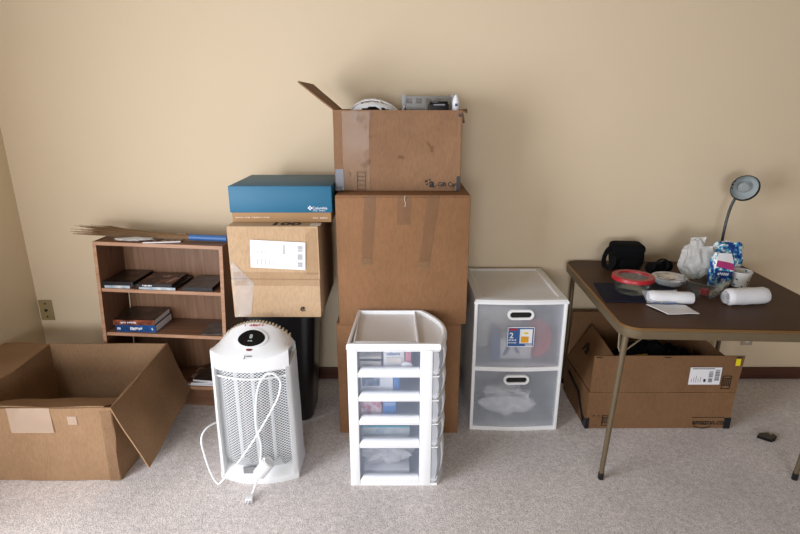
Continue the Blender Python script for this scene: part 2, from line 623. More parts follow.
# ---------------------------------------------------------------- bookcase (a little racked, right end nearer)
BL, BYAW, BSH = Vector((-1.592, 2.592, 0)), R(-4.2), .055
def bk(x, y, z):
    """bookcase frame: x from its left side, y into its depth, z up"""
    x += BSH * z
    z *= 1 - .02 * x
    return Vector((BL.x + x * math.cos(BYAW) - y * math.sin(BYAW), BL.y + x * math.sin(BYAW) + y * math.cos(BYAW), z))
def bkb(b, x0, x1, y0, y1, z0, z1, bev=0):
    n0 = set(b.bm.verts)
    b.box(x0, x1, y0, y1, z0, z1, bev)
    for v in b.bm.verts:
        if v not in n0:
            v.co = bk(*v.co)
    return b
BW, BD, BH = .668, .235, .925
t = thing('bookcase', 'low oak veneer bookcase with open shelves against the wall', 'bookcase', BL)
bkb(B(), 0, .018, 0, BD, 0, BH - .002, .0015).build('side_panel', 'shelfwood', t)
bkb(B(), BW - .018, BW, 0, BD, 0, BH - .002, .0015).build('side_panel', 'shelfwood', t)
bkb(B(), .018, BW - .018, .001, BD - .006, BH - .02, BH - .002, .001).build('top_board', 'shelfwood_h', t)
for z in (.125, .428, .674):
    o = bkb(B(), .018, BW - .018, .006, BD - .006, z - .018, z, .001).build('shelf', 'shelfwood_h', t)
    bkb(B(), .018, BW - .018, .0045, .006, z - .018, z).build('edge_band', 'shelfedge', o)
bkb(B(), .018, BW - .018, 0, .001, BH - .02, BH - .002).build('edge_band', 'shelfedge', t)
for x in (0, BW - .018):
    bkb(B(), x, x + .018, -.0012, 0, 0, BH - .002).build('edge_band', 'shelfedge', t)
bkb(B(), .018, BW - .018, .02, .035, 0, .107).build('plinth', 'shelfwood_h', t)
bkb(B(), .026, BW - .004, BD - .006, BD, .04, .67).build('back_panel', 'backboard', t)
bkb(B(), .018, BW - .004, BD - .006, BD, .67, BH - .004).build('back_panel', 'backboard', t)

def book(name, label, x0, x1, y0, y1, z0, z1, rot, cover, spine, block='paper', group=None, soft=False, title=None, cat='book'):
    group = group or {'case': 'cases on the upper shelf', 'magazine': 'magazines on the bookcase', 'book': 'thick books on the middle shelf'}.get(cat)
    """a book or case lying flat, spine to the front, in the bookcase frame"""
    c = bk((x0 + x1) / 2, (y0 + y1) / 2, z0)
    t = thing(name, label, cat, c, math.degrees(BYAW) + rot, group)
    w_, d_, h_ = (x1 - x0) / 2, (y1 - y0) / 2, z1 - z0
    ct = min(.002, h_ * .15)
    B().box(-w_ + .002, w_ - .002, -d_ + .002, d_ - .002, ct, h_ - ct).build('page_block', block, t, local=True)
    B().box(-w_, w_, -d_, d_, h_ - ct, h_).box(-w_, w_, -d_, d_, 0, ct).build('cover', cover, t, local=True)
    sp = B().box(-w_, w_, -d_ - .0015, -d_ + .002, 0, h_).build('spine', spine, t, local=True)
    if title:
        for txt, sz, xx, mm in title:
            B().dashes(txt, sz, FY(xx, -d_ - .0018, h_ * .5 - sz * .5), max(3, int(txt / .007)), int(txt * 1000)).build('lettering', mm, sp, smooth=0, local=True)
    return t
Z1, Z2, Z0, ZT = .674, .428, .125, BH - .002
book('dvd_case', 'pale blue-grey case under the black one on upper shelf', .03, .165, .015, .2, Z1, Z1 + .016, 0, 'cover_pale', 'cover_pale', cat='case')
book('dvd_case', 'dark brown topped black case at left end of upper shelf', .02, .185, .012, .215, Z1 + .016, Z1 + .036, 1, 'cover_dark', 'cover_black', 'cover_black', cat='case')
book('dvd_case', 'pale spined case at the bottom of the middle pile', .215, .41, .012, .2, Z1, Z1 + .014, -1, 'cover_black', 'cover_pale', 'cover_black', cat='case')
book('dvd_case', 'picture covered case on top of the middle pile', .20, .385, .012, .2, Z1 + .014, Z1 + .030, 2, 'cover_photo', 'cover_black', 'cover_black', title=[(.05, .008, -.06, 'paper')], cat='case')
book('dvd_case', 'grey topped case by the right side of upper shelf', .445, .60, .012, .2, Z1, Z1 + .022, 1, 'cover_grey', 'cover_black', 'cover_black', cat='case')
book('paperback', 'thick blue spined book under the reddish brown one', .062, .28, .02, .2, Z2, Z2 + .04, 1, 'cover_blue', 'cover_blue', title=[(.02, .014, -.1, 'paper'), (.075, .018, -.03, 'paper'), (.01, .014, .085, 'paper')])
book('paperback', 'dark reddish brown book on top of the blue one', .05, .272, .02, .2, Z2 + .04, Z2 + .068, 2, 'cover_dark', 'cover_brown', title=[(.085, .011, -.07, 'paper')])
book('booklet', 'thin dark booklet lying flat at right of middle shelf', .52, .645, .02, .17, Z2, Z2 + .007, 4, 'cover_grey', 'cover_grey', cat='booklet')
for i, (lb, x0, z, r) in enumerate((('lowest glossy magazine on the bottom shelf beside heater', .42, 0, 0), ('glossy magazine lying askew on the bottom shelf pile', .45, .012, 6), ('thin dark magazine topmost of the bottom shelf pile', .47, .022, -4))):
    book('magazine', lb, x0, x0 + .2, .015, .2, Z0 + z, Z0 + z + .01, r, ('magazine', 'cover_photo', 'cover_dark')[i], 'paper', cat='magazine')
book('magazine', 'colourful magazine under the blue broom handle', .24, .42, .02, .2, ZT, ZT + .006, 12, 'magazine', 'paper', cat='magazine')
def crumple(d, p, s=5., a=.3, sd=0.):
    n = noise.noise(d * s * .4 + Vector((sd, 0, 0))) + .5 * abs(noise.noise(d * s + Vector((0, sd, 0))))
    return p * (1 + a * n)
c = bk(.20, .03, ZT)
o = B().ico((c.x, c.y, c.z + .006), (.085, .025, .007), 4, lambda d, p: crumple(d, p, 7, .45, 2)).build('crumpled_wrapper', 'bag')
tag(o, 'crumpled white plastic wrapper under the straw broom', 'wrapper')
o.location.z = ZT
# straw broom: about a hundred stiff stems bound into a blue handle
br = thing('straw_broom', 'long stiff straw broom with blue handle lying on the bookcase', 'broom', bk(.3, .1, ZT + .008))
rnd = random.Random(3)
h0, h1 = bk(.47, .075, ZT + .021), bk(.662, .08, ZT + .019)
b = B()
for i in range(110):
    ang, rr = rnd.uniform(0, 2 * math.pi), math.sqrt(rnd.random())
    tip = bk(-.065 + rnd.uniform(-.09, .1), .10 + math.cos(ang) * rr * .05, ZT + .034 + math.sin(ang) * rr * .026)
    mid = bk(.2, .085 + math.cos(ang) * rr * .026, ZT + .026 + math.sin(ang) * rr * .017)
    end = h0 + Vector((.01, math.cos(ang) * rr * .009, math.sin(ang) * rr * .009))
    b.tube(smoothpath([end, mid, tip], 3), .0022, 5, .0009)
b.build('bristles', 'twig', br)['kind'] = 'stuff'
B().tube(smoothpath([h0, (h0 + h1) / 2, h1], 4), .0155, 14).build('handle', 'bluehandle', br)
B().cyl(h0 - Vector((.012, 0, 0)), h0 + Vector((.004, 0, 0)), .0135).build('binding', 'twig', br)

# ---------------------------------------------------------------- large open carton, lower left
X0, X1, Y0, Y1, H = -1.83, -1.225, 1.965, 2.545, .362
HB = H + .022
t = thing('open_cardboard_box', 'large worn open cardboard box on the carpet before the bookcase', 'box', (-1.53, 2.27, 0))
b = B()
b.sheet((X0, Y0, .003), (X1, Y0, .003), (X1 + .01, Y0, H), (X0, Y0, H), .006, 14, 10, .004, 1)
b.sheet((X0, Y1, .003), (X1, Y1, .003), (X1 + .005, Y1, HB), (X0, Y1, HB), .006, 14, 10, .004, 2)
b.sheet((X0, Y0, .003), (X0, Y1, .003), (X0, Y1, HB), (X0, Y0, H), .006, 14, 10, .003, 3)
b.sheet((X1, Y0, .003), (X1, Y1, .003), (X1 + .005, Y1, HB), (X1 + .01, Y0, H), .006, 14, 10, .004, 4)
b.box(X0, X1, Y0, Y1, .001, .008)
b.build('body', 'card_old', t)
B().sheet((X1 + .008, Y0 - .004, H), (X1 + .006, Y1 + .003, HB), (-1.125, Y1 + .005, .115), (-1.09, Y0 - .01, .07), .006, 16, 10, .007, 5, 5).build('flap', 'card_old', t)
B().sheet((X0, Y0, H), (X0, Y1, HB), (-2.07, Y1 + .01, HB + .0), (-2.055, Y0 - .02, H + .045), .006, 14, 8, .004, 6).build('flap', 'card_old', t)
B().sheet((X0 + .02, Y0 + .004, H), (X1 - .02, Y0 + .004, H), (X1 - .04, Y0 + .26, H - .115), (X0 + .03, Y0 + .26, H - .115), .006, 14, 8, .004, 7).build('flap', 'card_old', t)
B().box(-1.648, -1.468, Y0 - .008, Y0 - .0065, .245, H + .002).build('tape', 'tape_white', t)
B().box(-1.40, -1.362, Y0 - .008, Y0 - .0065, .285, .325).build('torn_tape', 'tape_white', t)
B().sheet((-1.268, Y0 - .0068, .0), (-1.228, Y0 - .0068, .0), (-1.212, Y0 - .0068, .352), (-1.26, Y0 - .0068, .352), .001, 3, 8, .001, 9).build('corner_tape', 'tape_brown', t)

# ---------------------------------------------------------------- tower heater
HX, HY = -.617, 1.938
t = thing('space_heater', 'white upright space heater with perforated front grille on the carpet', 'heater', (HX, HY, 0))
def hw(z):
    return .1715 - .004 * math.sin(math.pi * min(1, max(0, (z - .04) / .5))) - .011 * max(0, (z - .3) / .3)
def bow(u):
    return .042 * u * u
b = B()
rr = []
for z, off, inset in ((0, .002, .001), (.004, 0, 0), (.03, 0, 0), (.034, .004, .001), (.048, .022, .003), (.056, .036, .004), (.060, .05, .005)):
    w_ = hw(z) - inset
    ring = [(w_ * (i / 8 - 1), bow(i / 8 - 1) + off, z) for i in range(17)]
    ring += [(w_, .205, z), (-w_, .205, z)]
    rr.append(ring)
b.rings(rr).build('base', 'heater', t, local=True)
for sgn in (-1, 1):
    b = B()
    rr = []
    for k in range(13):
        z = .03 + .52 * k / 12
        wo = hw(z)
        wi = wo - .019 - .005 * (1 - min(1, z / .3))
        rr.append([(sgn * wo, bow(1) + .004, z), (sgn * (wo - .005), bow(.97) - .001, z), (sgn * (wi + .003), bow(.85) - .002, z), (sgn * wi, bow(.84) + .008, z), (sgn * wi, .19, z), (sgn * (wo - .01), .205, z), (sgn * wo, .19, z), (sgn * wo, .06, z)])
    b.rings(rr).build('side_column', 'heater', t, local=True)
b = B()
b.rings([[(x, .17 + .0 * x, z) for x, z in ((-.15, .06), (.15, .06))] + [(.15, .205, .06), (-.15, .205, .06)], [(-.15, .17, .56), (.15, .17, .56), (.15, .205, .56), (-.15, .205, .56)]])
b.build('back_shell', 'heater', t, local=True)
b = B()
n = 48
rr = []
for z in (.058, .545):
    rr.append([(-.145 + .29 * i / n, .085 + .022 * math.cos(2 * math.pi * 4 * i / n), z) for i in range(n + 1)])
b.rings(rr, closed=False).build('reflector', 'reflector', t, local=True)
for x in (-.072, .0, .072):
    B().cyl((x, .058, .09), (x, .058, .54), .008).build('heating_tube', 'tube', t, local=True)
b = B()
rr = []
for k in range(9):
    z = .052 + .488 * k / 8
    wi = hw(z) - .018
    rr.append([(wi * (i / 10 - 1), bow(i / 10 - 1) + .014 + (.03 if k == 0 else 0) , z) for i in range(21)])
b.rings(rr, closed=False).build('grille', 'grille', t, local=True)
for z in (.505,):
    B().tube([(.15 * (i / 8 - 1), bow((i / 8 - 1)) + .008, z) for i in range(17)], .004, 8).build('guard_bar', 'heater', t, local=True)
# cap: front strip, curved control face, rounded back crest
def capz(u):
    return .593 + .03 * u * u
def crest(u):
    return .688 - .07 * u * u - .02 * u ** 6
rows = []
for kind in ('f0', 'f1', 'f2', 'f3', 'm1', 'm2', 'm3', 'c0', 'c1', 'c2', 'c3'):
    row = []
    for i in range(33):
        u = i / 16 - 1
        x = hw(.6) * u * .998
        zf, zc_ = capz(u), crest(u)
        yf = bow(u)
        if kind == 'f0': p = (x * .97, yf + .02, .535)
        elif kind == 'f1': p = (x * .985, yf + .004, .537)
        elif kind == 'f2': p = (x, yf, .545)
        elif kind == 'f3': p = (x, yf + .002, zf - .004)
        elif kind in ('m1', 'm2', 'm3'):
            k = {'m1': .06, 'm2': .4, 'm3': .8}[kind]
            p = (x, yf + .006 + (.155 - yf) * k, zf + (zc_ - zf) * (k ** .85) - .004 * math.sin(math.pi * k) * (1 - u * u))
        elif kind == 'c0': p = (x, .165, zc_)
        elif kind == 'c1': p = (x, .185, zc_ - .006)
        elif kind == 'c2': p = (x * .99, .2, zc_ - .03)
        else: p = (x * .985, .205, .54)
        row.append(p)
    rows.append(row)
B().rings(rows, closed=False).build('top_cap', 'heater', t, local=True, smooth=28)
def capsurf(x, k):
    u = x / hw(.6)
    zf, zc_, yf = capz(u), crest(u), bow(u)
    return Vector((x, yf + .006 + (.155 - yf) * k, zf + (zc_ - zf) * (k ** .85) - .004 * math.sin(math.pi * k) * (1 - u * u)))
def oval(cx, ck, rx, rk, lift, seg=28, scale=1):
    return [capsurf(cx + rx * scale * math.cos(2 * math.pi * i / seg), ck + rk * scale * math.sin(2 * math.pi * i / seg)) + Vector((0, -lift * .55, lift * .83)) for i in range(seg)]
B().rings([oval(.0, .56, .068, .29, -.004), oval(.0, .56, .068, .29, .004), oval(.0, .56, .06, .25, .005)]).build('display_bezel', 'heater', t, local=True)
o = B().rings([oval(.0, .56, .056, .23, .0), oval(.0, .56, .056, .23, .0065), oval(.0, .56, .05, .20, .0075)]).build('display', 'blackgloss', t, local=True)
fm = Matrix.Translation(capsurf(0, .5) + Vector((0, -.0055, .0095))) @ Matrix.Rotation(R(33), 4, 'X')
B().text('8', .026, fm @ Matrix.Translation((0, .006, 0)), .0008, 'CENTER').dashes(.02, .007, fm @ Matrix.Translation((-.01, -.010, 0)), 4).build('readout', 'lampin', o, smooth=0, local=True)
B().rings([oval(.0, .25, .013, .03, -.002), oval(.0, .25, .013, .03, .003), oval(0, .25, .011, .024, .004)]).build('red_button', plain('dark_red_plastic', '#6d1a1e', .4), t, local=True)
fm = Matrix.Translation(capsurf(0, .03) + Vector((-.012, -.003, .004))) @ Matrix.Rotation(R(33), 4, 'X')
B().text('J', .018, fm, .0006).dashes(.024, .006, fm @ Matrix.Translation((.010, .005, 0)), 6).build('lettering', 'ink', t, smooth=0, local=True)
fm = Matrix.Translation(capsurf(0, .9) + Vector((0, -.001, .003))) @ Matrix.Rotation(R(30), 4, 'X')
B().dashes(.08, .011, fm @ Matrix.Translation((-.04, 0, 0)), 12, 4).build('warning_print', 'red', t, smooth=0, local=True)
for i in range(21):
    u = -.86 + 1.72 * i / 20
    x, zc_ = hw(.6) * u, crest(u)
    B().box(x - .0035, x + .0035, .168, .197, zc_ - .02, zc_ + .0005, .001).build('vent_rib', 'cream_rib', t, local=True)
B().box(-.062, .03, bow(0) + .016, bow(0) + .0215, .044, .076, mat=Matrix.Rotation(R(0), 4, 'X')).build('rating_label', 'ink_grey', t, local=True)
# its mains cord, looped over the front and tied in a coil
cpts = [(-.15, .20, .2), (-.185, .12, .235), (-.212, .05, .25), (-.226, .01, .22), (-.215, .0, .14), (-.195, -.004, .055), (-.172, -.012, .018), (-.15, -.02, .03), (-.079, -.016, .114), (.011, -.012, .244), (.105, -.006, .405), (.128, -.001, .47), (.128, .001, .505), (.112, .0, .53), (.09, -.001, .537), (.066, -.002, .524), (.042, -.005, .485), (.027, -.007, .417), (.018, -.010, .30), (.031, -.012, .22), (.032, -.024, .175), (.03, -.04, .14)]
cord = B().tube(smoothpath(cpts, 8), .0042, 8).build('power_cord', 'white', t, local=True)
coil = B()
a0, a1 = Vector((.022, -.038, .085)), Vector((.066, -.034, .142))
ax = (a1 - a0).normalized()
e1 = ax.cross(Vector((0, 1, 0))).normalized()
e2 = ax.cross(e1)
coil.tube([a0 + (a1 - a0) * (i / 96) + (e1 * math.cos(2 * math.pi * i / 12) + e2 * math.sin(2 * math.pi * i / 12)) * .024 for i in range(97)], .0048, 7)
coil.cyl(a0, a1, .022)
coil.build('cord_coil', 'white', cord, local=True)
B().tube(smoothpath([(.026, -.05, .10), (.012, -.06, .06), (.0, -.072, .025), (-.008, -.085, .012)], 6), .0042, 8).build('cord_tail', 'white', cord, local=True)
b = B()
b.rings([[(-.008 + sx * w_, yy, .013 + sz * h_) for sx, sz in ((-1, -1), (1, -1), (1, 1), (-1, 1))] for yy, w_, h_ in ((-.082, .006, .006), (-.09, .011, .009), (-.112, .015, .010), (-.116, .013, .009))])
b.build('plug', 'white', cord, local=True)
for sx in (-.006, .006):
    B().box(-.008 + sx - .001, -.008 + sx + .001, -.134, -.115, .009, .016).build('prong', 'chrome', cord, local=True)

# ---------------------------------------------------------------- black bin with a parcel and a shoe box on it
t = thing('trash_bin', 'tall black plastic bin behind the heater under the parcel', 'bin', (-.598, 2.545, 0))
def rrect(hx, hy, r, z, n=6):
    out = []
    for cx, cy, a0_ in ((1, 1, 0), (-1, 1, 90), (-1, -1, 180), (1, -1, 270)):
        for i in range(n + 1):
            a = R(a0_ + 90 * i / n)
            out.append((cx * (hx - r) + r * math.cos(a), cy * (hy - r) + r * math.sin(a), z))
    return out
b = B()
b.rings([rrect(.135, .12, .05, 0), rrect(.142, .127, .055, .012), rrect(.18, .165, .06, .60), rrect(.188, .172, .06, .605), rrect(.188, .172, .06, .652), rrect(.18, .165, .055, .652), rrect(.172, .157, .05, .60), rrect(.13, .115, .05, .02)])
b.build('body', 'bin', t, local=True)
B().rings([rrect(.1785, .1635, .055, .63), rrect(.1785, .1635, .055, .654)]).build('lid', 'bin', t, local=True)
P0, P1, PY0, PY1, PZ0, PZ1 = -.748, -.356, 2.25, 2.72, .654, 1.078
t = thing('shipping_parcel', 'pale tan cardboard parcel with address label on the black bin', 'parcel', (-.55, 2.48, PZ0))
B().box(P0, P1, PY0 + .004, PY1, PZ0, PZ1, .006).build('body', 'card_light', t)
zs = .838
B().sheet((P0 - .001, PY0, zs + .002), (P1 + .001, PY0, zs - .002), (P1 + .001, PY0, PZ1 - .002), (P0 - .001, PY0, PZ1 - .002), .006, 12, 8, .002, 1).build('flap', 'card_light', t)
B().sheet((P0 - .002, PY0 + .001, PZ0 + .002), (P1 - .002, PY0 + .001, PZ0 + .002), (P1 - .002, PY0 + .001, zs - .005), (P0 - .002, PY0 + .001, zs - .001), .006, 12, 8, .002, 2).build('flap', 'card_light', t)
B().sheet((P0 + .012, PY0 - .0065, zs - .03), (P1 - .005, PY0 - .0065, zs - .034), (P1 - .005, PY0 - .0065, zs + .03), (P0 + .012, PY0 - .0065, zs + .034), .0008, 24, 4, .002, 4, 30).build('tape', 'tape', t)
B().sheet((P0 + .004, PY0 - .0065, PZ0 + .001), (P0 + .075, PY0 - .0065, PZ0 + .01), (P0 + .10, PY0 - .0065, zs - .02), (P0 + .004, PY0 - .0065, zs + .09), .0008, 14, 20, .004, 5, 35).build('wrinkled_tape', 'film', t)
B().sheet((P1 - .055, PY0 - .0058, zs + .02), (P1 - .004, PY0 - .0058, zs + .02), (P1 - .004, PY0 - .0058, PZ1 - .01), (P1 - .055, PY0 - .0058, PZ1 - .01), .0008, 4, 6, .001, 6).build('side_tape', 'tape', t)
lx0, lx1, lz0, lz1 = -.650, -.410, .893, 1.018
rot = Matrix.Translation((lx0, 0, lz1)) @ Matrix.Rotation(R(3), 4, 'Y') @ Matrix.Translation((-lx0, 0, -lz1))
lab = B().box(lx0, lx1, PY0 - .009, PY0 - .008, lz0, lz1, mat=rot).build('address_label', 'paper', t)
b = B()
yy = PY0 - .0092
bars(b, lx1 - .034, lx1 - .012, lz0 + .012, lz0 + .035, yy, False, 1, 8)
bars(b, lx1 - .034, lx1 - .012, lz0 + .045, lz0 + .072, yy, False, 2, 10)
bars(b, lx1 - .034, lx1 - .012, lz0 + .082, lz0 + .11, yy, False, 3, 8)
bars(b, lx1 - .098, lx1 - .088, lz0 + .068, lz0 + .11, yy, False, 4, 12)
b.xf(b.bm.verts, rot)
b.build('printing', 'ink_grey', lab, smooth=0)
b = B()
rnd = random.Random(5)
for i in range(12):
    xx = lx0 + .03 + i % 6 * .017
    b.box(xx, xx + .002, yy - .0003, yy, lz0 + .015 + (i // 6) * .05, lz0 + .015 + (i // 6) * .05 + rnd.uniform(.01, .035))
b.xf(b.bm.verts, rot)
b.build('printing', 'ink_grey', lab, smooth=0)
B().text('100', .075, Matrix.Translation((-.50, PY0 + .012, PZ1 + .0005)) @ Matrix.Rotation(0, 4, 'Z') @ Matrix.Scale(1.2, 4, (1, 0, 0)), .003, 'CENTER').build('lettering', 'ink', t, smooth=0)
B().text('@', .022, FY(-.45, PY0 - .0045, PZ0 + .035), .0008).build('printed_mark', 'ink', t, smooth=0)
B().box(-.39, -.345, PY0 + .006, PY0 + .05, PZ1, PZ1 + .001).build('sticker', 'white_warm', t)
# shoe box
Q0, Q1, QY0, QY1, QZ0, QZ1 = -.748, -.298, 2.312, 2.70, PZ1 + .001, 1.240
t = thing('shoe_box', 'blue lidded brown shoe box on top of the tan parcel', 'box', (-.523, 2.5, QZ0))
B().box(Q0 + .006, Q1 - .006, QY0 + .006, QY1 - .006, QZ0, QZ1 - .006, .003).build('base', 'kraft', t)
lid = B().box(Q0, Q1, QY0, QY1, QZ0 + .044, QZ1, .003).build('lid', 'blue', t)
b = B().text('Columbia', .017, FY(-.385, QY0 - .0008, QZ0 + .059), .0)
for dx, dz in ((0, .006), (.006, 0), (0, -.006), (-.006, 0)):
    b.box(-.0032, .0032, -.0006, 0, -.0032, .0032, mat=Matrix.Translation((-.395 + dx, QY0, QZ0 + .065 + dz)) @ Matrix.Rotation(R(45), 4, 'Y'))
b.dashes(.055, .003, FY(-.382, QY0 - .0006, QZ0 + .051), 14).build('logo', 'paper', lid, smooth=0)
B().dashes(.065, .005, FY(-.385, QY0 + .0052, QZ0 + .017), 14).build('lettering', 'white_warm', t, smooth=0)
B().dashes(.15, .004, FY(-.725, QY0 + .0052, QZ0 + .02), 26, 3).build('lettering', 'white_warm', t, smooth=0)

# ---------------------------------------------------------------- stack of three big cartons
def carton(name, label, x0, x1, y0, y1, z0, z1, m):
    t = thing(name, label, 'box', ((x0 + x1) / 2, (y0 + y1) / 2, z0), 0, 'closed cardboard boxes in the tall stack')
    B().box(x0, x1, y0, y1, z0, z1 - .007, .005).build('body', m, t)
    ym = (y0 + y1) / 2
    B().box(x0 + .001, x1 - .001, y0 + .001, ym - .002, z1 - .007, z1, .002).build('top_flap', m, t)
    B().box(x0 + .001, x1 - .001, ym + .002, y1 - .001, z1 - .007, z1, .002).build('top_flap', m, t)
    return t
t = carton('cardboard_box', 'plain cardboard box at the bottom of the tall stack', -.30, .288, 2.315, 2.80, 0, .594, 'card_big')
t = carton('cardboard_box', 'big taped cardboard box in the middle of the tall stack', -.284, .309, 2.308, 2.79, .594, 1.2, 'card_big')
for x0, z0, dx in ((-.175, .885, .02), (.083, .87, .04)):
    B().sheet((x0, 2.3068, z0), (x0 + .05, 2.3068, z0), (x0 + .052 + dx, 2.3068, 1.199), (x0 + dx, 2.3068, 1.199), .001, 4, 10, .0004, x0).build('tape', 'tape_brown', t)
    B().sheet((x0, 2.3058, z0 - .006), (x0 + .05, 2.3058, z0 - .006), (x0 + .051, 2.3058, z0 + .03), (x0, 2.3058, z0 + .03), .001, 4, 4, .0004, x0).build('torn_tape', 'tape', t)
B().box(-.012, .05, 2.3062, 2.3075, 1.07, 1.199).build('tape', 'tape_brown', t)
for x0, wd in ((-.16, .055), (-.01, .06), (.10, .07)):
    B().sheet((x0, 2.304, 1.19), (x0 + wd, 2.304, 1.19), (x0 + wd, 2.33, 1.2015), (x0, 2.33, 1.2015), .001, 6, 3, .001, x0).build('torn_tape', 'tape', t)
b = B()
b.tube(smoothpath([(.022, 2.304, 1.199), (.019, 2.304, 1.18), (.024, 2.304, 1.168), (.021, 2.304, 1.15)], 5), .001, 6)
b.build('torn_strip', 'white_warm', t)
# top, open, printed
X0, X1, Y0, Y1, Z0_, Z1_ = -.292, .272, 2.43, 2.78, 1.2015, 1.556
t = thing('open_cardboard_box', 'printed cardboard box open and full on top of the stack', 'box', (-.01, 2.6, Z0_))
b = B()
b.sheet((X0, Y0, Z0_), (X1, Y0, Z0_), (X1, Y0, Z1_ - .002), (X0, Y0, Z1_), .006, 12, 8, .002, 11)
b.sheet((X0, Y1, Z0_), (X1, Y1, Z0_), (X1, Y1, Z1_), (X0, Y1, Z1_), .006, 12, 8, .002, 12)
b.sheet((X0, Y0, Z0_), (X0, Y1, Z0_), (X0, Y1, Z1_), (X0, Y0, Z1_), .006, 8, 8, .001, 13)
b.sheet((X1, Y0, Z0_), (X1, Y1, Z0_), (X1, Y1, Z1_), (X1, Y0, Z1_), .006, 8, 8, .001, 14)
b.box(X0, X1, Y0, Y1, Z0_, Z0_ + .008)
b.build('body', 'card_stain', t)
B().sheet((X0, Y0 + .003, Z1_), (X0, Y1 - .003, Z1_), (-.425, Y1 - .02, 1.672), (-.443, Y0 + .01, 1.672), .006, 10, 8, .002, 15).build('flap', 'card_stain', t)
B().sheet((X1, Y0 + .003, Z1_), (X1, Y1 - .003, Z1_), (X1 + .012, Y1 - .02, 1.50), (X1 + .014, Y0 + .01, 1.50), .005, 10, 8, .001, 16).build('flap', 'card_stain', t)
B().sheet((X1 - .01, Y0 - .002, Z1_ - .004), (X1 + .004, Y0 + .05, Z1_), (X1 + .026, Y0 + .05, Z1_ + .002), (X1 + .022, Y0 - .002, Z1_ - .015), .004, 4, 4, .003, 18).build('torn_corner', 'card_stain', t)
B().box(X1 - .016, X1 - .002, Y0 - .0062, Y0 - .0045, Z0_ + .01, Z1_ - .02).build('edge_tape', 'tape', t)
B().box(X1 - .016, X1 - .001, Y0 - .0075, Y0 - .0062, Z0_ - .001, Z0_ + .066).build('black_tape', 'tape_black', t)
B().box(X1 - .016, X1 - .001, Y0 - .0075, Y0 - .0062, Z1_ - .03, Z1_ - .018).build('black_tape', 'tape_black', t)
B().box(X0 + .001, X0 + .037, Y0 - .0065, Y0 - .005, Z0_ + .002, Z0_ + .098).build('grey_tape', 'tape_grey', t)
B().box(X0 + .001, X0 + .03, Y0 - .0078, Y0 - .0065, Z0_ + .001, Z0_ + .02).build('black_tape', 'tape_black', t)
B().box(X0 + .037, X0 + .155, Y0 - .0058, Y0 - .0045, Z0_ + .004, Z1_ - .006).build('wide_tape', 'tape', t)
B().sheet((X0 + .09, Y0 - .0075, Z1_ - .055), (X0 + .1, Y0 - .0075, Z1_ - .05), (X0 + .108, Y0 - .0075, Z1_ - .002), (X0 + .085, Y0 - .0075, Z1_), .001, 3, 4, .0005, 2).build('torn_tape', 'tape_brown', t)
B().box(X0 + .152, X0 + .163, Y0 - .0075, Y0 - .006, Z1_ - .05, Z1_ - .004).build('torn_tape', 'tape_brown', t)
b = B()
x, z = X0 + .098, Z0_ + .006
for k in range(5):
    b.box(x, x + .038, Y0 - .0068, Y0 - .0062, z + k * .0195, z + k * .0195 + .002)
for dx in (0, .036):
    b.box(x + dx, x + dx + .002, Y0 - .0068, Y0 - .0062, z, z + .08)
b.box(x - .04, x - .03, Y0 - .0068, Y0 - .0062, z + .078, z + .08)
b.box(x - .032, x - .03, Y0 - .0068, Y0 - .0062, z + .06, z + .08)
b.build('printed_symbol', 'ink', t, smooth=0)
b = B().text('a', .052, FY(.133, Y0 - .0058, Z0_ + .018), .0018)
b.text('Gift Card', .029, FY(.172, Y0 - .0058, Z0_ + .02) @ Matrix.Scale(.85, 4, (1, 0, 0)), .0006)
b.box(.168, .252, Y0 - .0062, Y0 - .0055, Z0_ + .012, Z0_ + .0135)
for p in (((.112, .04), (.124, .045), (.126, .038), (.114, .030)), ((.118, .026), (.128, .03), (.128, .024), (.12, .018)), ((.13, .046), (.14, .05), (.139, .042), (.131, .040)), ((.148, .0), (.153, .004), (.172, .022), (.167, .022))):
    b.prism([(q[0], Z0_ + .006 + q[1]) for q in p], Y0 - .0062, Y0 - .0055)
b.build('logo', 'ink', t, smooth=0)
# contents of the top box
o = B().ico((-.12, 2.605, 1.35), (.13, .13, .14), 3, lambda d, p: crumple(d, p, 6, .12, 3)).build('packing_paper', 'paper')
o.location.z = Z0_ + .009
tag(o, 'crumpled packing paper under the bike helmet in the top box', 'paper')
t = thing('bike_helmet', 'white bike helmet with dark vents in the open top box', 'helmet', (-.115, 2.58, 1.475))
hm = Matrix.Translation((-.118, 2.575, 1.488)) @ Matrix.Rotation(R(-4), 4, 'Y') @ Matrix.Scale(1.14, 4, (1, 0, 0))
b = B()
q = bmesh.ops.create_uvsphere(b.bm, u_segments=64, v_segments=40, radius=1)
bmesh.ops.delete(b.bm, geom=[v for v in b.bm.verts if v.co.z < -.05], context='VERTS')
kill = []
for f in b.bm.faces:
    p = f.calc_center_median()
    s_ = p.y / max(.12, math.sqrt(max(0.0001, 1 - p.x * p.x)))
    lane = (s_ + 1) / 2 * 5.0
    if .3 < lane % 1 < .68 and p.z > .2 and (abs(p.x - .5) < .22 or abs(p.x + .08) < .30 or abs(p.x + .66) < .20):
        kill.append(f)
bmesh.ops.delete(b.bm, geom=kill, context='FACES')
for v in b.bm.verts:
    taper = 1 - .16 * v.co.x
    v.co = hm @ Vector((v.co.x * .118, v.co.y * .088 * taper, v.co.z * (.118 - .012 * v.co.x)))
bmesh.ops.recalc_face_normals(b.bm, faces=b.bm.faces)
sh = b.build('shell', 'white', t)
md = sh.modifiers.new('thick', 'SOLIDIFY'); md.thickness = .007; md.offset = -1
md = sh.modifiers.new('round', 'SUBSURF'); md.levels = md.render_levels = 1
b = B()
bmesh.ops.create_uvsphere(b.bm, u_segments=28, v_segments=16, radius=1)
bmesh.ops.delete(b.bm, geom=[v for v in b.bm.verts if v.co.z < -.05], context='VERTS')
